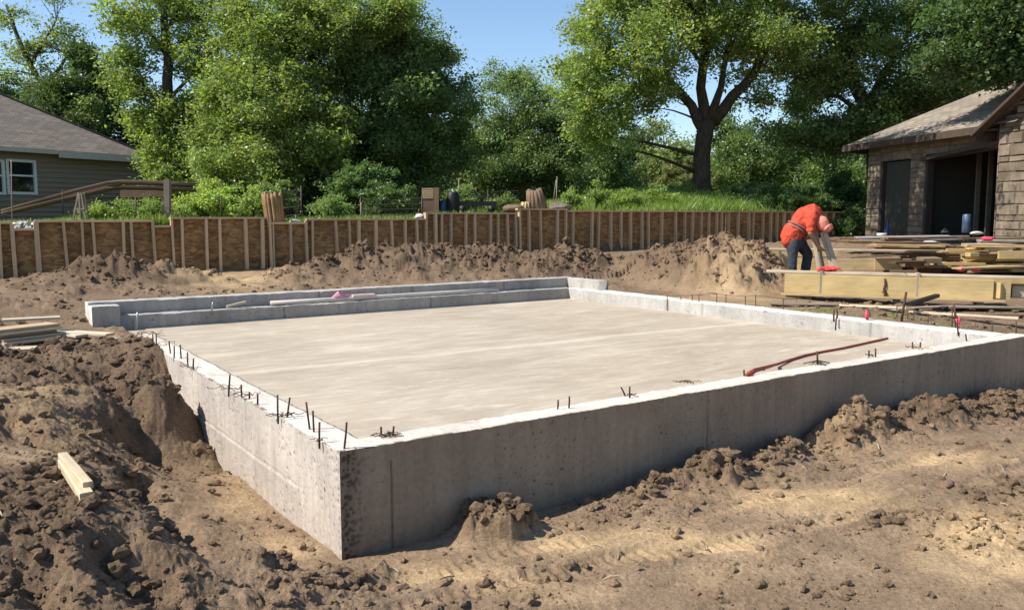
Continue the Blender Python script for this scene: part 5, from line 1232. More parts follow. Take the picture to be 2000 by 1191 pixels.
# small things at the doorway
def lathe_thing(px, py, Y, prof, name, label, cat, mat, group=None):
    c = Dp(px, py, Y); mb = MB(); mb.lathe(c, prof, 16); return tag(mb.build(name, M[mat] if isinstance(mat, str) else mat, None, True, origin=c), label, cat, group)
lathe_thing(1733, 459, 22.0, [(.04, 0), (.045, .02), (.045, .24), (.02, .32), (.018, .36)], 'bottle', 'slim blue bottle standing in the narrow doorway', 'bottle', 'blue')
lathe_thing(1887, 455, 19.9, [(.09, 0), (.10, .01), (.10, .40), (.085, .43), (.03, .44)], 'canister', 'tall blue grey metal canister in the wide doorway', 'canister', simple('blue_steel', (.16, .22, .33), .35, metal=.5, var=.15, scale=4, stretch=(12, 12, 1)))
lathe_thing(1722, 462, 20.5, [(.07, 0), (.11, .02), (.12, .07), (.11, .08)], 'bowl', 'white bowl on the planks by the narrow doorway', 'bowl', 'white')
boulder(1908, 455, 19.3, .14, .04, 'small white heap of cloth on the sill of the wide doorway', 'white', 'cloth_heap', 'cloth', seed=21, sub=3)
boulder(1815, 473, 16.8, .13, .03, 'flat white lump on the planks before the garage', 'white', 'cloth_lump', 'cloth', seed=22)
c = Dp(1845, 455, 19.8); mb = MB(); mb.tube([c + Vector((-.09, 0, 0)), c + Vector((0, 0, .11)), c + Vector((.10, 0, 0))], .012, 6); mb.tube([c + Vector((-.07, .0, .03)), c + Vector((.08, 0, .03))], .03, 6)
tag(mb.build('clamp', M['steel'], None, True, origin=c), 'small grey metal clamp lying in the wide doorway', 'clamp')
for k, (px, py, Y, lab) in enumerate(((1930, 466, 16.5, 'crumpled red cloth on the planks near the stone pillar'), (1878, 525, 13.9, 'red cloth scrap before the right timber heap'), (1906, 527, 13.9, 'small red scrap right of the red cloth by the timber heap'))):
    boulder(px, py, Y, .12 if k == 0 else .07, .045, lab, 'pink_tape', 'cloth', 'cloth', 'red cloth scraps among the timber', 30 + k)

# ------------------------------------------------------------------ trees and plants: trunk, limbs and many small leaves in sprays
def leaves_mesh(C, r_c, n, size, rs, tint, up=0.9, flat=0.8):
    """C: spray centres (k,3); n leaves round each; returns verts, quads, colours"""
    k = len(C); T = k * n
    off = rs.normal(size=(T, 3)) * np.repeat(r_c, n)[:, None] * np.array([1, 1, flat]) * 0.62
    P = np.repeat(C, n, 0) + off
    nrm = rs.normal(size=(T, 3)) + np.array([0, 0, up * 1.6]); nrm /= np.linalg.norm(nrm, axis=1)[:, None]
    t = rs.normal(size=(T, 3)); t -= nrm * (t * nrm).sum(1)[:, None]; t /= np.linalg.norm(t, axis=1)[:, None]
    b = np.cross(nrm, t); s = size * (np.repeat(rs.uniform(.7, 1.25, k), n) * rs.uniform(.5, 1.4, T))[:, None]
    fold = nrm * s * rs.uniform(-.12, .22, T)[:, None]
    V = np.stack([P - t * s * .55, P + b * s * .33 + fold, P + t * s * .55, P - b * s * .33 + fold], 1).reshape(-1, 3)
    Fq = np.arange(T * 4).reshape(-1, 4)
    spr = np.repeat(rs.uniform(.78, 1.22, k), n) * rs.uniform(.68, 1.36, T)
    yel = np.repeat(rs.uniform(-1, 1, k), n) * .07 + rs.normal(size=T) * .05
    col = np.stack([spr * tint[0] * (1 + yel), spr * tint[1], spr * tint[2] * (1 - yel)], 1)
    return V, Fq, col
def blob_points(bl, n, rs, shell=0.45):
    """sprays gathered into boughs, so that a crown has clumps and gaps"""
    c, r = bl; nb = max(3, n // 7); d = rs.normal(size=(nb, 3)); d /= np.linalg.norm(d, axis=1)[:, None]
    rad = (shell + (1 - shell) * rs.rand(nb)) ** 0.8
    lump = 1 + .55 * fbm(d[:, 0] * 1.6 + c[0], d[:, 1] * 1.6 + d[:, 2] * 1.9 + c[1], 3, 900)
    B = np.array(c) + d * rad[:, None] * lump[:, None] * np.array(r)
    k = min(1.0, float(np.mean(r)) / 1.2)
    idx = rs.randint(nb, size=n); out = d[idx] * np.array([1, 1, .2]); 
    return B[idx] + rs.normal(size=(n, 3)) * np.array([.34, .34, .15]) * k + out * (rs.rand(n)[:, None] - .35) * .5 * k
def curve(p, q, sag, rs, n=5):
    p = np.array(p); q = np.array(q); out = []
    j = rs.normal(size=3) * np.linalg.norm(q - p) * .08
    for i in range(n):
        t = i / (n - 1); w = math.sin(math.pi * t); out.append(p + (q - p) * t + j * w + np.array([0, 0, sag * w * np.linalg.norm(q - p)]))
    return out
def tree(name, label, cat, group, Y, trunk, blobs, leaf, mat, seed, tint=(1, 1, 1), limbs=(), nbranch=26, per=46, dens=1.0, rc=.42, shell=.45, twigs=True, keep=None, dz=0.0):
    """trunk/limbs: [(px, py, radius m[, dY])], blobs: (px, py, rx px, ry px, dY, depth radius m, sprays)"""
    rs = np.random.RandomState(seed); r2 = random.Random(seed)
    def pt(e): return np.array(Dp(e[0], e[1], Y + (e[3] if len(e) > 3 else 0)))
    base = pt(trunk[0]) if trunk else np.array(Dp(blobs[0][0], 405, Y)); root = thing(name, label, cat, tuple(base), 0, group)
    mb = MB(); nodes = []
    for path in ([trunk] if trunk else []) + list(limbs):
        P = [pt(e) for e in path]; Rr = [e[2] for e in path]
        # smooth the path
        Q, RQ = [], []
        for i in range(len(P) - 1):
            m_ = max(2, int(np.linalg.norm(P[i + 1] - P[i]) / .45))
            for s in range(m_):
                t = s / m_; Q.append(P[i] + (P[i + 1] - P[i]) * t + rs.normal(size=3) * .02); RQ.append(Rr[i] + (Rr[i + 1] - Rr[i]) * t)
        Q.append(P[-1]); RQ.append(Rr[-1])
        if path is trunk: Q[0] = Q[0] - np.array([0, 0, .4]); RQ[0] *= 1.35; 
        if len(Q) > 2 and path is trunk: RQ[1] *= 1.12
        mb.tube(Q, RQ, 9)
        nodes += [(q, r) for q, r in zip(Q, RQ)]
    Cs = []
    for (px, py, rx, ry, dY, rd, n) in blobs:
        yy = Y + dY; c = np.array(Dp(px, py, yy)); k = yy / F; C = blob_points((c, (rx * k, rd, ry * k)), int(n * dens), rs, shell)
        Cs.append(C)
        if nodes and nbranch:
            arr = np.array([q for q, r in nodes]); rad = np.array([r for q, r in nodes])
            for _ in range(max(1, int(nbranch / len(blobs)))):
                tgt = C[rs.randint(len(C))]; d = np.linalg.norm(arr - tgt, axis=1) + .8 * np.maximum(arr[:, 2] - tgt[2] + .3, 0); i = int(np.argmin(d))
                if d[i] < .25: continue
                L = np.linalg.norm(tgt - arr[i]); r0 = min(rad[i] * .55, .012 + .016 * L); cv = curve(arr[i], tgt, rs.uniform(-.02, .10), rs, 6)
                mb.tube(cv, [r0 * (1 - .85 * t / 5) for t in range(6)], 5)
                if twigs:
                    near = C[np.argsort(np.linalg.norm(C - tgt, axis=1))[1:5]]
                    for q in near:
                        if np.linalg.norm(q - tgt) < 1.6: mb.tube(curve(cv[4], q, .02, rs, 4), [r0 * .3, r0 * .25, r0 * .2, r0 * .1], 4)
    if trunk or limbs: mb.build('trunk', M['bark'], root, True, origin=base).location = (0, 0, 0)
    C = np.vstack(Cs)
    if keep: C = C[[keep(p) for p in C]]
    V, Fq, col = leaves_mesh(C, rc * .68 * rs.uniform(.6, 1.3, len(C)), int(per * 1.5), leaf * .76, rs, tint)
    me = np_mesh('crown', V - base, Fq); vcol(me, np.repeat(col, 4, 0)); link('crown', me, root, mat if not isinstance(mat, str) else M[mat])
    return root
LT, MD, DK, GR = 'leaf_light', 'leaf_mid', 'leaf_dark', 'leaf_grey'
# left group
tree('slender_tree', 'tall sparse tree with thin leaning dark trunk above the left house roof', 'tree', None, 38, [(118, 330, .22), (108, 230, .19), (85, 175, .15), (55, 120, .11), (30, 60, .08), (12, 10, .05)],
     [(20, 60, 60, 70, 0, 1.6, 70), (110, 45, 45, 50, 0, 1.3, 45), (60, 130, 50, 40, 0, 1.2, 45), (135, 90, 28, 28, 1, .8, 18), (5, 140, 40, 60, 0, 1.2, 50), (90, -15, 70, 30, 0, 1.3, 40)], .15, MD, 11, (1.15, 1.1, 1.0), [[(85, 175, .10), (120, 130, .07), (150, 85, .04)], [(60, 125, .09), (85, 85, .06), (110, 40, .03)]], 46, 34, .62, rc=.55, shell=.3)
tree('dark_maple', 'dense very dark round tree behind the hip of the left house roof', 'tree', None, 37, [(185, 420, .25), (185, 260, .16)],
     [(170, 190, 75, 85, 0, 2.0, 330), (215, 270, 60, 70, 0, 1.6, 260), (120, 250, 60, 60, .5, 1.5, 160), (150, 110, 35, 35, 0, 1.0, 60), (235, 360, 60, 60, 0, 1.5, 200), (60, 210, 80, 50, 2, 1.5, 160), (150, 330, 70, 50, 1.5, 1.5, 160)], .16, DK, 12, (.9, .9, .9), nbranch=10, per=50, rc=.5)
tree('young_maple', 'light green bush-topped sapling at the hip of the left house roof', 'tree', None, 35.5, [(172, 300, .06), (170, 230, .04)], [(168, 222, 32, 26, 0, .7, 26), (185, 240, 26, 22, 0, .6, 16)], .14, MD, 13, (1.25, 1.25, 1.2), nbranch=6, per=42, rc=.4)
tree('tall_maple', 'tall light green tree with a straight dark trunk left of centre', 'tree', None, 28, [(330, 430, .23), (331, 330, .21), (326, 230, .18), (329, 120, .155), (322, 40, .12), (326, -60, .08)],
     [(345, 300, 34, 60, 0, 1.0, 120), (290, 220, 46, 55, .3, 1.1, 110), (370, 250, 50, 70, .5, 1.2, 150), (260, 130, 42, 60, 0, 1.0, 70), (385, 130, 48, 70, 0, 1.1, 95), (300, 60, 70, 50, 0, 1.2, 75), (390, 30, 50, 50, 0, 1.1, 60), (250, 60, 40, 40, 0, .8, 32), (330, -20, 100, 40, 0, 1.4, 80), (350, 360, 32, 40, 0, .9, 70), (375, 370, 60, 40, .5, 1.1, 110)], .135, LT, 14, (1.0, 1.0, .95),
     [[(329, 120, .07), (300, 70, .05), (250, 40, .03), (215, 8, .02)], [(328, 200, .07), (365, 160, .05), (395, 120, .03)], [(326, 60, .07), (350, 20, .05), (370, -30, .03)], [(328, 230, .06), (300, 190, .04), (268, 150, .02)]], 44, 40, rc=.44, shell=.25)
tree('broad_maple', 'broad bright green maple left of centre, its crown reaching the top of the picture', 'tree', None, 26.5, [(560, 440, .24), (555, 330, .2), (550, 200, .14), (560, 90, .08)],
     [(470, 300, 70, 75, -.6, 1.4, 270), (450, 210, 50, 60, 0, 1.2, 150), (540, 200, 80, 80, -1.0, 1.5, 300), (500, 110, 80, 65, 0, 1.4, 210), (590, 100, 80, 70, -.6, 1.4, 230), (560, 30, 90, 45, 0, 1.4, 170), (480, 40, 50, 45, .3, 1.1, 80), (640, 30, 80, 45, 0, 1.3, 150), (520, 320, 70, 60, -1.2, 1.2, 240), (600, 260, 60, 70, -1.3, 1.1, 200), (455, 370, 60, 40, -.8, 1.0, 140), (700, 50, 50, 50, .5, 1.1, 90), (760, 20, 50, 30, .5, 1.0, 60)], .125, LT, 15, (.92, .93, .95), nbranch=40, per=44, rc=.42)
tree('round_maple', 'massive deep green maple left of the sky gap', 'tree', None, 28.5, [(720, 430, .28), (725, 330, .24), (735, 200, .18), (745, 90, .10)],
     [(740, 200, 120, 110, -.6, 2.0, 480), (820, 160, 70, 85, 0, 1.4, 230), (690, 110, 80, 80, 0, 1.5, 200), (780, 90, 70, 55, .4, 1.3, 150), (860, 220, 55, 70, .5, 1.2, 180), (690, 290, 90, 70, -1.0, 1.5, 300), (800, 300, 90, 70, -.6, 1.5, 300), (880, 290, 45, 50, .5, 1.0, 110), (740, 370, 110, 50, -.8, 1.4, 260), (850, 105, 30, 35, .6, .7, 40), (790, 35, 30, 30, .6, .8, 30), (630, 360, 70, 50, -.8, 1.2, 170)], .13, MD, 16, (.86, .92, .95), nbranch=40, per=46, rc=.45)
# centre
tree('willow_thicket', 'soft grey green tree right of the sky gap', 'tree', None, 34, [(1000, 420, .2), (1000, 320, .15), (1010, 220, .08)],
     [(1000, 200, 70, 70, 0, 1.6, 230), (960, 280, 80, 70, -.5, 1.6, 280), (1050, 270, 90, 80, 0, 1.8, 330), (1000, 340, 110, 50, -.8, 1.6, 300), (1100, 330, 80, 60, -.5, 1.5, 230), (920, 350, 60, 45, -.5, 1.2, 150), (1110, 230, 60, 60, .5, 1.3, 150)], .115, GR, 17, (1.05, 1.1, 1.1), nbranch=26, per=50, rc=.42)
tree('shade_tree', 'big spreading tree with a dark forked trunk on the right grassy knoll', 'tree', None, 26, [(1366, 392, .31), (1370, 340, .265), (1374, 270, .25), (1380, 235, .25)],
     [(1160, 180, 75, 75, -.5, 1.4, 190), (1230, 110, 90, 80, -.8, 1.6, 210), (1150, 70, 45, 50, 0, 1.1, 60), (1200, 20, 80, 45, 0, 1.5, 130), (1300, 60, 80, 60, -.8, 1.6, 150), (1390, 60, 80, 60, .8, 1.8, 150), (1480, 80, 90, 70, 0, 1.8, 190), (1260, 170, 45, 45, -1, 1.0, 55), (1440, 0, 120, 40, 0, 1.8, 130), (1330, -10, 120, 40, 0, 1.8, 130), (1550, 120, 60, 55, .3, 1.4, 110), (1180, 250, 60, 45, -.4, 1.0, 90), (1290, 175, 25, 30, -1, .6, 24), (1110, 150, 30, 40, 0, .7, 30), (1500, 180, 40, 30, .3, .8, 26),
      (1350, -160, 240, 90, 0, 4.0, 420), (1180, -120, 120, 80, 0, 2.5, 170), (1530, -140, 120, 90, 0, 3.0, 220), (1390, -150, 165, 72, -6.3, 2.6, 300)], .125, LT, 18, (1.0, 1.02, 1.0),  # last blob: unseen foliage added to shade the garage wall
     [[(1376, 262, .19), (1350, 205, .14), (1310, 165, .13), (1285, 140, .10), (1240, 132, .06), (1195, 155, .03)], [(1378, 240, .19), (1370, 170, .145), (1378, 100, .13), (1372, 30, .10), (1360, -80, .05)], [(1388, 240, .20), (1430, 190, .16), (1475, 140, .14), (1500, 80, .10), (1530, 20, .06)], [(1385, 235, .15), (1408, 170, .10), (1418, 100, .08), (1440, 30, .04)], [(1310, 165, .07), (1300, 110, .06), (1270, 60, .04)], [(1375, 130, .07), (1335, 80, .05), (1300, 35, .03)]], 90, 42, .78, rc=.44, shell=.2)
tree('dark_oak', 'dark leafy tree with crooked limbs behind the garage roof', 'tree', None, 27, [(1720, 330, .30), (1700, 230, .24), (1675, 170, .20), (1640, 130, .12), (1600, 110, .06)],
     [(1600, 180, 70, 60, 0, 1.5, 190), (1680, 110, 90, 60, 0, 1.8, 240), (1600, 40, 100, 50, 0, 1.8, 210), (1760, 60, 90, 60, 0, 1.8, 230), (1780, 190, 100, 60, 0, 1.6, 330), (1880, 150, 90, 60, 0, 1.8, 300), (1700, 240, 70, 50, 0, 1.3, 170), (1860, 60, 90, 60, 0, 1.8, 210), (1950, 120, 70, 70, 0, 1.6, 200), (1560, 250, 50, 40, 0, 1.0, 80), (1960, 40, 70, 50, 0, 1.6, 150), (1700, -80, 220, 80, 0, 3.0, 260), (1920, -70, 140, 80, 0, 3.0, 220), (1640, 270, 50, 60, 0, 1.0, 110)], .13, MD, 19, (.92, .98, .92),
     [[(1690, 210, .14), (1730, 140, .11), (1770, 70, .07), (1800, -10, .04)], [(1675, 170, .12), (1660, 90, .08), (1690, 20, .05)], [(1720, 250, .12), (1790, 190, .09), (1850, 150, .06)], [(1700, 235, .10), (1640, 190, .06), (1590, 180, .04)]], 60, 44, .72, rc=.46, shell=.3)
tree('overhanging_oak', 'dark branch of an overhanging oak at the top right corner', 'tree', None, 20, [(2190, 420, .40), (2160, 180, .34), (2120, 90, .26), (2040, 60, .20), (1950, 50, .13), (1860, 100, .08), (1800, 130, .04)],
     [(1930, 60, 90, 45, 0, 1.0, 110), (1860, 120, 70, 35, 0, .8, 75), (1970, 130, 70, 30, 0, .8, 65), (1960, 10, 90, 35, 0, 1.0, 80), (2080, 40, 120, 90, 0, 1.6, 190), (2200, 60, 140, 120, 0, 2.0, 220), (2060, -60, 200, 80, 0, 2.4, 200)], .13, DK, 20, (.9, .95, .9), [[(2040, 60, .13), (1960, 20, .08), (1880, 20, .05)], [(1950, 50, .10), (1980, 0, .07), (1990, -60, .05)]], 40, 42, rc=.36, shell=.2)
# a row of trees and shrubs farther back; each its own crown
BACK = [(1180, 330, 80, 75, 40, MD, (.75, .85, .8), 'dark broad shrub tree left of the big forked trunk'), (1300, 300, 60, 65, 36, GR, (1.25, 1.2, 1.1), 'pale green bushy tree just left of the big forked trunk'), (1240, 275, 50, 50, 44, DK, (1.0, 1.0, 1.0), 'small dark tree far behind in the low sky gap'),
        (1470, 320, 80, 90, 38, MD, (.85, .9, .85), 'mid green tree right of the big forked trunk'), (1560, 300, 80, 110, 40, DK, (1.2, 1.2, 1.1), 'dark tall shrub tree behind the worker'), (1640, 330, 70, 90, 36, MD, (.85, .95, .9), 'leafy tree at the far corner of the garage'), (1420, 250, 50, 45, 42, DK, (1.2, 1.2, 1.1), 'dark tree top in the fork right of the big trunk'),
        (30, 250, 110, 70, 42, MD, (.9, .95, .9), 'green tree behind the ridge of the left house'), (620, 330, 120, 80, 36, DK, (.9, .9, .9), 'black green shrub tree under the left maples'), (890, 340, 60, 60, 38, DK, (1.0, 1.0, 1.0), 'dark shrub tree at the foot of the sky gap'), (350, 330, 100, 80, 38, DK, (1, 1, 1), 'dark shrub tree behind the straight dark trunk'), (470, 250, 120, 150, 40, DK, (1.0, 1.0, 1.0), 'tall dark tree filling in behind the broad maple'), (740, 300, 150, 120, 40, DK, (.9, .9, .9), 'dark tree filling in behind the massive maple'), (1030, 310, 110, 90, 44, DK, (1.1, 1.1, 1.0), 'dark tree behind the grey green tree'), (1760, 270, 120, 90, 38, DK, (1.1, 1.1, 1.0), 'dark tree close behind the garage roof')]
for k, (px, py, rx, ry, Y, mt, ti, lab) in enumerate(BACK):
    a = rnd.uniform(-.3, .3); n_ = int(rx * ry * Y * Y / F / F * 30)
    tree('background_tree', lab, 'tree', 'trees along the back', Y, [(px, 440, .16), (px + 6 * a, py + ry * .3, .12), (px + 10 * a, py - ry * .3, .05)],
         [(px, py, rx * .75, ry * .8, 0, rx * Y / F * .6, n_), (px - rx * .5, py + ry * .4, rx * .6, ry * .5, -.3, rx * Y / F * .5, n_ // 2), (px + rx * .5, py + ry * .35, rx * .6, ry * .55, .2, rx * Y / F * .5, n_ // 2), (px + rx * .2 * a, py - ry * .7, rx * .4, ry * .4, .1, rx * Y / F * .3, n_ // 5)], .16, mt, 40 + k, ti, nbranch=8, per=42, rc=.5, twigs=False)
# weeds and shrubs on the bank
WE = [(385, 392, 40, 28, 17.8, LT, (1.35, 1.3, 1.1), 'bright green weedy shrub right of the brown post', .075), (440, 395, 46, 30, 17.6, LT, (1.25, 1.25, 1.1), 'bright green weedy shrub left of the reed bundle', .075), (492, 400, 34, 26, 17.4, LT, (1.2, 1.2, 1.1), 'bright weeds touching the reed bundle', .07), (415, 365, 22, 20, 18.2, LT, (1.2, 1.2, 1.0), 'tall weed topping the bright shrubs', .07),
      (655, 405, 40, 22, 19.5, MD, (1.0, 1.1, 1.0), 'low leafy plant left of the wire fence', .075), (540, 375, 36, 26, 20.5, MD, (1.1, 1.1, 1.0), 'leafy shrub above the reed bundle', .09), (1112, 385, 20, 24, 21.0, LT, (1.0, 1.05, 1.0), 'tall weed at the left end of the knoll', .07), (1165, 372, 22, 22, 22.0, LT, (1.0, 1.05, 1.0), 'tall weed on the left slope of the knoll', .07),
      (985, 395, 30, 18, 21.0, MD, (1.1, 1.15, 1.0), 'low green weeds left of the tree stump', .07), (905, 385, 40, 22, 22.5, MD, (1.0, 1.1, 1.0), 'low shrub behind the garden cart', .08), (1460, 385, 70, 26, 27.5, MD, (.8, .9, .8), 'shaded low shrub right of the big trunk', .09), (1570, 395, 70, 26, 27.0, DK, (1.2, 1.2, 1.0), 'dark shrub behind the worker', .09), (760, 390, 60, 26, 21.5, DK, (1.3, 1.3, 1.2), 'dark shrub behind the wire fence', .08), (1640, 380, 50, 40, 27.2, DK, (1.1, 1.2, 1.0), 'dark shrub by the corner of the garage', .1), (1340, 345, 60, 30, 31, GR, (1.2, 1.0, .9), 'dry brownish shrub behind the big trunk', .08),
      (185, 412, 26, 12, 15.7, LT, (1.1, 1.1, 1.0), 'low bright weeds right of the grey trestle', .05), (225, 408, 30, 15, 15.9, LT, (1.1, 1.15, 1.0), 'bright weeds under the slung lath fence', .05), (270, 405, 28, 17, 16.0, LT, (1.05, 1.1, 1.0), 'bright weeds midway between trestle and brown post', .05), (303, 408, 22, 16, 15.9, LT, (1.0, 1.1, 1.0), 'bright weeds just left of the brown post', .05), (352, 415, 22, 16, 16.2, LT, (1.1, 1.15, 1.0), 'bright weeds just right of the brown post', .05), (640, 400, 30, 18, 18.6, MD, (1.1, 1.15, 1.1), 'leafy weeds midway between reed bundle and wire fence', .06), (1420, 388, 48, 22, 25.2, MD, (.8, .9, .8), 'low shaded weeds right beside the foot of the big trunk', .07), (1500, 388, 50, 24, 25.0, DK, (1.2, 1.3, 1.1), 'dark low brush above the retaining wall left of the worker', .075), (1580, 384, 50, 28, 25.3, DK, (1.2, 1.3, 1.1), 'dark low brush right above the bent back of the worker', .075), (1335, 372, 34, 20, 25.6, LT, (.9, .95, .85), 'light weeds left of the foot of the big trunk', .07), (1280, 385, 40, 18, 23.6, LT, (1.0, 1.05, .9), 'light tall weeds in the middle of the knoll', .065), (1220, 388, 36, 18, 22.6, LT, (1.0, 1.05, .9), 'light tall weeds on the left part of the knoll', .065),
      (1650, 440, 45, 30, 25.0, DK, (1.0, 1.1, 1.0), 'low dark shrub before the corner of the garage', .09), (325, 350, 24, 26, 24, LT, (.9, .95, .9), 'light shrub at the corner of the left house', .09), (700, 360, 60, 40, 23.5, DK, (1.2, 1.25, 1.2), 'dark shrub with pale leaves under the massive maple', .09)]
for k, (px, py, rx, ry, Y, mt, ti, lab, lf) in enumerate(WE):
    n_ = max(14, int(rx * ry * Y * Y / F / F * 260))
    bz = Dp(px, py + ry, Y); gzz = zbank(px, Y)
    tree('shrub', lab, 'shrub', 'shrubs and weeds on the bank', Y, [(px, py + ry * .95, .03), (px + 2, py, .02)], [(px, py, rx * .8, ry * .8, 0, rx * Y / F * .7, n_), (px - rx * .4, py + ry * .4, rx * .6, ry * .6, -.1, rx * Y / F * .5, n_ // 2), (px + rx * .45, py + ry * .35, rx * .55, ry * .65, 0, rx * Y / F * .5, n_ // 2), (px + rx * .15, py - ry * .7, rx * .3, ry * .4, 0, .2, n_ // 6)],
         lf, mt, 80 + k, ti, nbranch=8, per=34, rc=.15, twigs=False)
# far wood: one mass behind everything
rs = np.random.RandomState(99); n = 5200
wx_ = rs.uniform(-44, 40, n); wy_ = 47 + 5 * rs.rand(n) + 2.5 * fbm(wx_ * .1, wx_ * 0, 3, 3); top = 5.4 + 1.6 * fbm(wx_ * .22, wx_ * 0 + 4, 3, 6); wz_ = 1.4 + (top - 1.4) * rs.rand(n) ** .8
V, Fq, col = leaves_mesh(np.stack([wx_, wy_, wz_], 1), np.full(n, .75), 30, .26, rs, (.95, .95, .9)); me = np_mesh('woods', V, Fq); vcol(me, np.repeat(col, 4, 0)); tag(link('woods', me, None, M['leaf_dark']), 'far dark wood closing off the view behind the trees', 'woods', kind='stuff')

# grass and tall weeds on the bank
def grass(n, sampler, hlo, hhi, wd_, seed, tint):
    rs = np.random.RandomState(seed); x, y, dn = sampler(rs, n); h = ground(x, y, False)[0]; n = len(x)
    a = rs.uniform(0, 6.28, n); L = rs.uniform(hlo, hhi, n) * dn; ln = rs.normal(size=(n, 2)) * L[:, None] * .35; w = wd_ * rs.uniform(.6, 1.4, n)
    B = np.stack([x, y, h - .03], 1); sx = np.stack([np.cos(a) * w, np.sin(a) * w, 0 * a], 1)
    mid = B + np.stack([ln[:, 0] * .4, ln[:, 1] * .4, L * .6], 1); tip = B + np.stack([ln[:, 0], ln[:, 1], L], 1)
    V = np.stack([B - sx, B + sx, mid + sx * .7, tip, mid - sx * .7], 1).reshape(-1, 3); Fc = np.arange(n * 5).reshape(-1, 5)
    c = (rs.uniform(.7, 1.3, n)[:, None] * np.array(tint)) * (1 + np.stack([rs.normal(size=n) * .15, 0 * a, 0 * a], 1)); return V, Fc, np.repeat(c, 5, 0)
def s_bank(rs, n):
    px = rs.uniform(-100, 1640, n * 2); s = os_at_px(px) ; off = .25 + 9 * rs.rand(n * 2) ** 1.6; x = OS0.x + OSD.x * s + OSN.x * off; y = OS0.y + OSD.y * s + OSN.y * off
    q = (px - CX) ; d = .45 + .5 * fbm(x * .8, y * .8, 3, 31) + .5 * np.exp(-((px - 300) / 160) ** 2)
    ok = (rs.rand(len(x)) < np.clip(d, .1, 1)) & ~((px < 120) & (off < 1.6)) ; return x[ok][:n], y[ok][:n], np.clip(.5 + d[ok][:n] * .6, .4, 1.3) * (1 + .25 * np.exp(-((px[ok][:n] - 260) / 110) ** 2))
def s_knoll(rs, n):
    x = rs.normal(3.2, 1.5, n); y = rs.normal(24.6, 1.4, n); ok = (os_side(x, y) > .3); return x[ok], y[ok], np.full(ok.sum(), 1.0)
V1, F1, C1 = grass(42000, s_bank, .07, .26, .010, 5, (1, 1, 1)); V2, F2, C2 = grass(42000, s_knoll, .16, .42, .011, 6, (1.0, 1.08, .9))
me = np_mesh('grass', np.vstack([V1, V2]), np.vstack([F1, F2 + len(V1)])); vcol(me, np.vstack([C1, C2])); tag(link('grass', me, None, M['grass']), 'green grass and weeds growing on the bank behind the retaining wall', 'grass', kind='stuff')
def s_patch(rs, n):
    x = np.concatenate([rs.normal(c[0], c[2], n // 3) for c in (tuple((*Zp(1590, 601, .55).xy, .18)), tuple((*Zp(1725, 618, .55).xy, .2)), tuple((*Zp(1870, 630, .55).xy, .15)))]); y = np.concatenate([rs.normal(c, .16, n // 3) for c in (Zp(1590, 601, .55).y, Zp(1725, 618, .55).y, Zp(1870, 630, .55).y)])
    return x, y, np.full(len(x), 1.0)
rs = np.random.RandomState(4); V3, F3, C3 = grass(2400, s_patch, .02, .06, .006, 9, (1.1, 1.1, .9)); 
me = np_mesh('grass_patches', V3, F3); vcol(me, C3); tag(link('grass_patches', me, None, M['grass']), 'thin green sprouts on the bare soil beyond the right wall', 'grass', kind='stuff')

# ------------------------------------------------------------------ the worker, bent double over the planks
PY = 14.45
def wp(px, py, dy=0.0): return Dp(px, py, PY + dy)
def skin_mesh(name, chains, mat, parent, org, voxel, sm=4, extra=None):
    """tapered, rounded limbs fused into one continuous surface"""
    mb = MB()
    for pts, rad in chains:
        P = [Vector(p) for p in pts]; Q, RQ = [], []
        for i in range(len(P) - 1):
            m = max(2, int((P[i + 1] - P[i]).length / .03))
            for s in range(m):
                t = s / m; Q.append(P[i].lerp(P[i + 1], t)); RQ.append(rad[i] + (rad[i + 1] - rad[i]) * t)
        Q.append(P[-1]); RQ.append(rad[-1])
        d0 = (Q[1] - Q[0]).normalized(); d1 = (Q[-1] - Q[-2]).normalized()
        A, RA, B, RB = [], [], [], []
        for k in (1, 2, 3):
            a = k * math.pi / 6.5; A.insert(0, Q[0] - d0 * RQ[0] * math.sin(a)); RA.insert(0, RQ[0] * math.cos(a)); B.append(Q[-1] + d1 * RQ[-1] * math.sin(a)); RB.append(RQ[-1] * math.cos(a))
        mb.tube(A + Q + B, RA + RQ + RB, 14)
    if extra: extra(mb)
    o = mb.build(name, mat, parent, True, origin=org); o.location = (0, 0, 0)
    r = o.modifiers.new('fuse', 'REMESH'); r.mode = 'VOXEL'; r.voxel_size = voxel; r.use_smooth_shade = True
    s = o.modifiers.new('smooth', 'SMOOTH'); s.iterations = sm; s.factor = .5
    return o
FZ = gz((1558 - CX) / F * PY, PY) 
hipN, hipF = wp(1549, 474, -.10), wp(1560, 472, .10); kneeN, kneeF = wp(1548, 508, -.12), wp(1578, 505, .10); ankN, ankF = wp(1546, 548, -.10), wp(1571, 548, .12)
for a_ in (ankN, ankF): a_.z = FZ + .09
kneeN.z = (hipN.z + ankN.z) / 2 + .02; kneeF.z = (hipF.z + ankF.z) / 2 + .03
pel, wst, chst, upb, nck, hed = wp(1554, 466), wp(1559, 446), wp(1573, 424), wp(1588, 416), wp(1600, 424, -.10), wp(1607, 438, -.20)
shN, shF = wp(1586, 422, -.19), wp(1594, 419, .18); elN, elF = wp(1583, 455, -.26), wp(1607, 452, .16); wrN, wrF = wp(1597, 480, -.20), wp(1616, 476, .0)
per = thing('person', 'person in orange shirt, jeans and salmon cap bending over to hold upright planks', 'person', (pel.x, pel.y, FZ)); po = Vector((pel.x, pel.y, FZ))
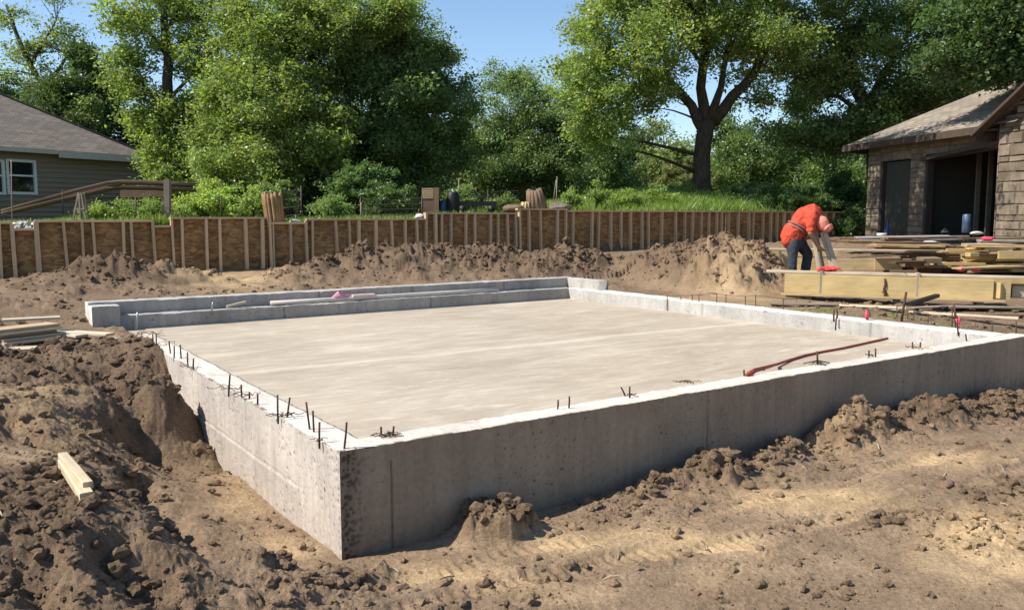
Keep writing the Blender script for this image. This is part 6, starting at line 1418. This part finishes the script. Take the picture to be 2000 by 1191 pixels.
def hand(wr, to, side):
    """palm, four bent fingers and a thumb closing on the planks"""
    d = (to - wr).normalized(); s = d.cross(Vector((0, 1, 0))).normalized(); n = s.cross(d); ch = []
    ch.append(([wr, wr + d * .045, wr + d * .09], [.030, .038, .040]))
    for k in range(4):
        o_ = (k - 1.5) * .021; L = (.068, .080, .076, .058)[k]; b0 = wr + d * .088 + n * o_
        ch.append(([b0, b0 + d * L * .45 + s * .010 * side, b0 + d * L * .75 + s * .032 * side, b0 + d * L * .70 + s * .056 * side], [.0105, .0098, .009, .0082]))
    t0 = wr + d * .03 - n * .030; ch.append(([t0, t0 + d * .030 - n * .022 + s * .012 * side, t0 + d * .052 - n * .018 + s * .034 * side], [.013, .0115, .010]))
    return ch
def face(mb):
    f = (wp(1614, 452, -.22) - hed).normalized()        # the face looks down at the work
    rt = f.cross(Vector((.35, -.9, .2))).normalized(); up_ = rt.cross(f)
    c = hed + f * .04
    for s_ in (-1, 1):
        e = c + f * .066 + rt * .034 * s_ + up_ * .012; mb.tube([e - rt * .008, e + rt * .008], [.012, .012], 8)
        er = hed + rt * .092 * s_; mb.tube([er + up_ * .025, er - up_ * .02], [.018, .013], 8)
    mb.tube([c + f * .07 + up_ * .01, c + f * .098 - up_ * .022, c + f * .075 - up_ * .03], [.010, .017, .013], 8)
    mb.tube([c + f * .062 - up_ * .055 - rt * .025, c + f * .072 - up_ * .055, c + f * .062 - up_ * .055 + rt * .025], [.008, .010, .008], 8)
body = skin_mesh('body', [([pel, wst, chst, upb, nck], [.135, .130, .145, .120, .058]), ([nck, hed], [.058, .092]), ([hed, hed + (wp(1613, 450, -.21) - hed) * .6], [.092, .07]),
    ([upb, shN, elN, wrN], [.09, .072, .047, .032]), ([upb, shF, elF, wrF], [.09, .072, .047, .032]), ([pel, hipN, kneeN, ankN], [.10, .088, .056, .04]), ([pel, hipF, kneeF, ankF], [.10, .088, .056, .04])]
    + hand(wrN, wp(1606, 492, -.16), 1) + hand(wrF, wp(1618, 492, -.04), -1), M['skin'], per, po, .009, 3, face)
shirt = skin_mesh('shirt', [([wp(1545, 468, -.03), wp(1546, 458, -.02), wst, chst, upb, wp(1597, 421)], [.168, .178, .172, .180, .158, .095]), ([upb, shN, shN.lerp(elN, .75)], [.13, .105, .078]), ([upb, shF, shF.lerp(elF, .8)], [.13, .105, .078]),
    ([wp(1540, 470, -.10), wp(1547, 476, -.13)], [.09, .07]), ([wst, wp(1560, 462, .02)], [.15, .12])], M['orange'], per, po, .014, 3)
tex = bpy.data.textures.new('cloth_folds', 'CLOUDS'); tex.noise_scale = .10
dm = shirt.modifiers.new('folds', 'DISPLACE'); dm.texture = tex; dm.strength = .06; dm.mid_level = .5; dm.texture_coords = 'LOCAL'
jeans = skin_mesh('jeans', [([pel, wp(1553, 474)], [.150, .145]), ([pel, hipN, kneeN, ankN + Vector((0, 0, -.04))], [.13, .118, .082, .078]), ([pel, hipF, kneeF, ankF + Vector((0, 0, -.04))], [.13, .118, .082, .078])], M['jeans'], per, po, .013, 3)
dm = jeans.modifiers.new('folds', 'DISPLACE'); dm.texture = tex; dm.strength = .025; dm.mid_level = .5; dm.texture_coords = 'LOCAL'
for a_, nm in ((ankN, 'boot'), (ankF, 'boot')): skin_mesh(nm, [([a_ + Vector((-.03, .02, -.03)), a_ + Vector((.04, -.04, -.045)), a_ + Vector((.15, -.10, -.06))], [.052, .050, .040])], M['leather'], per, po, .012, 2)
hf = (wp(1614, 452, -.22) - hed).normalized(); hb = hed - hf * .015
skin_mesh('cap', [([hb - hf * .02, hb + hf * .035], [.110, .104])], M['cap'], per, po, .010, 3, lambda mb: mb.tube([hb + hf * .05 + Vector((.05, -.04, -.02)), hb + hf * .115 + Vector((.07, -.06, -.01))], [.098, .055], 12))
mb = MB()
for dz in (0, .05):
    ring = []
    for k in range(25):
        a = 2 * math.pi * k / 24; ax_ = (chst - wst).normalized(); s_ = Vector((0, 1, 0)); t_ = ax_.cross(s_).normalized(); ring.append(wst + ax_ * (dz - .03) + (s_ * math.cos(a) + t_ * math.sin(a)) * .196)
    mb.tube(ring, .014, 6)
o = mb.build('reflective_band', M['strap'], per, True, origin=po); o.location = (0, 0, 0)
mb = MB(); ax_ = (chst - wst).normalized(); c0 = wst + Vector((.16, -.13, .02)); mb.bar(c0 - ax_ * .07, c0 + ax_ * .08, .07, .03, up=Vector((0, 1, 0))); o = mb.build('pouch', M['strap'], per, origin=po); o.location = (0, 0, 0)
# red gloves on the beam in front of the worker
gc = along(.62, .13, zb + .36); 
mb_ = []
gl = thing('glove', 'pair of red work gloves lying on the front beam by the leaning planks', 'gloves', gc)
def glove(c0, ang, nm):
    d = Vector((math.cos(ang), math.sin(ang), 0)); n = Vector((-d.y, d.x, 0)); ch = [([c0 - d * .09, c0 - d * .02, c0 + d * .04], [.040, .044, .046])]
    for k in range(4): b0 = c0 + d * .045 + n * (k - 1.5) * .024; ch.append(([b0, b0 + d * (.05 + .012 * (k in (1, 2))) + Vector((0, 0, .014)), b0 + d * .085 + Vector((0, 0, -.01))], [.016, .015, .012]))
    ch.append(([c0 - n * .04, c0 - n * .075 + d * .04], [.018, .013])); skin_mesh(nm, ch, M['red_glove'], gl, gc, .008, 2)
M['red_glove'] = simple('red_glove', (.62, .07, .06), .7, var=.25, scale=25, bmp=.3)
glove(gc + Vector((-.05, 0, .01)), .3, 'left_hand'); glove(gc + Vector((.07, .03, .02)), -.4, 'right_hand')
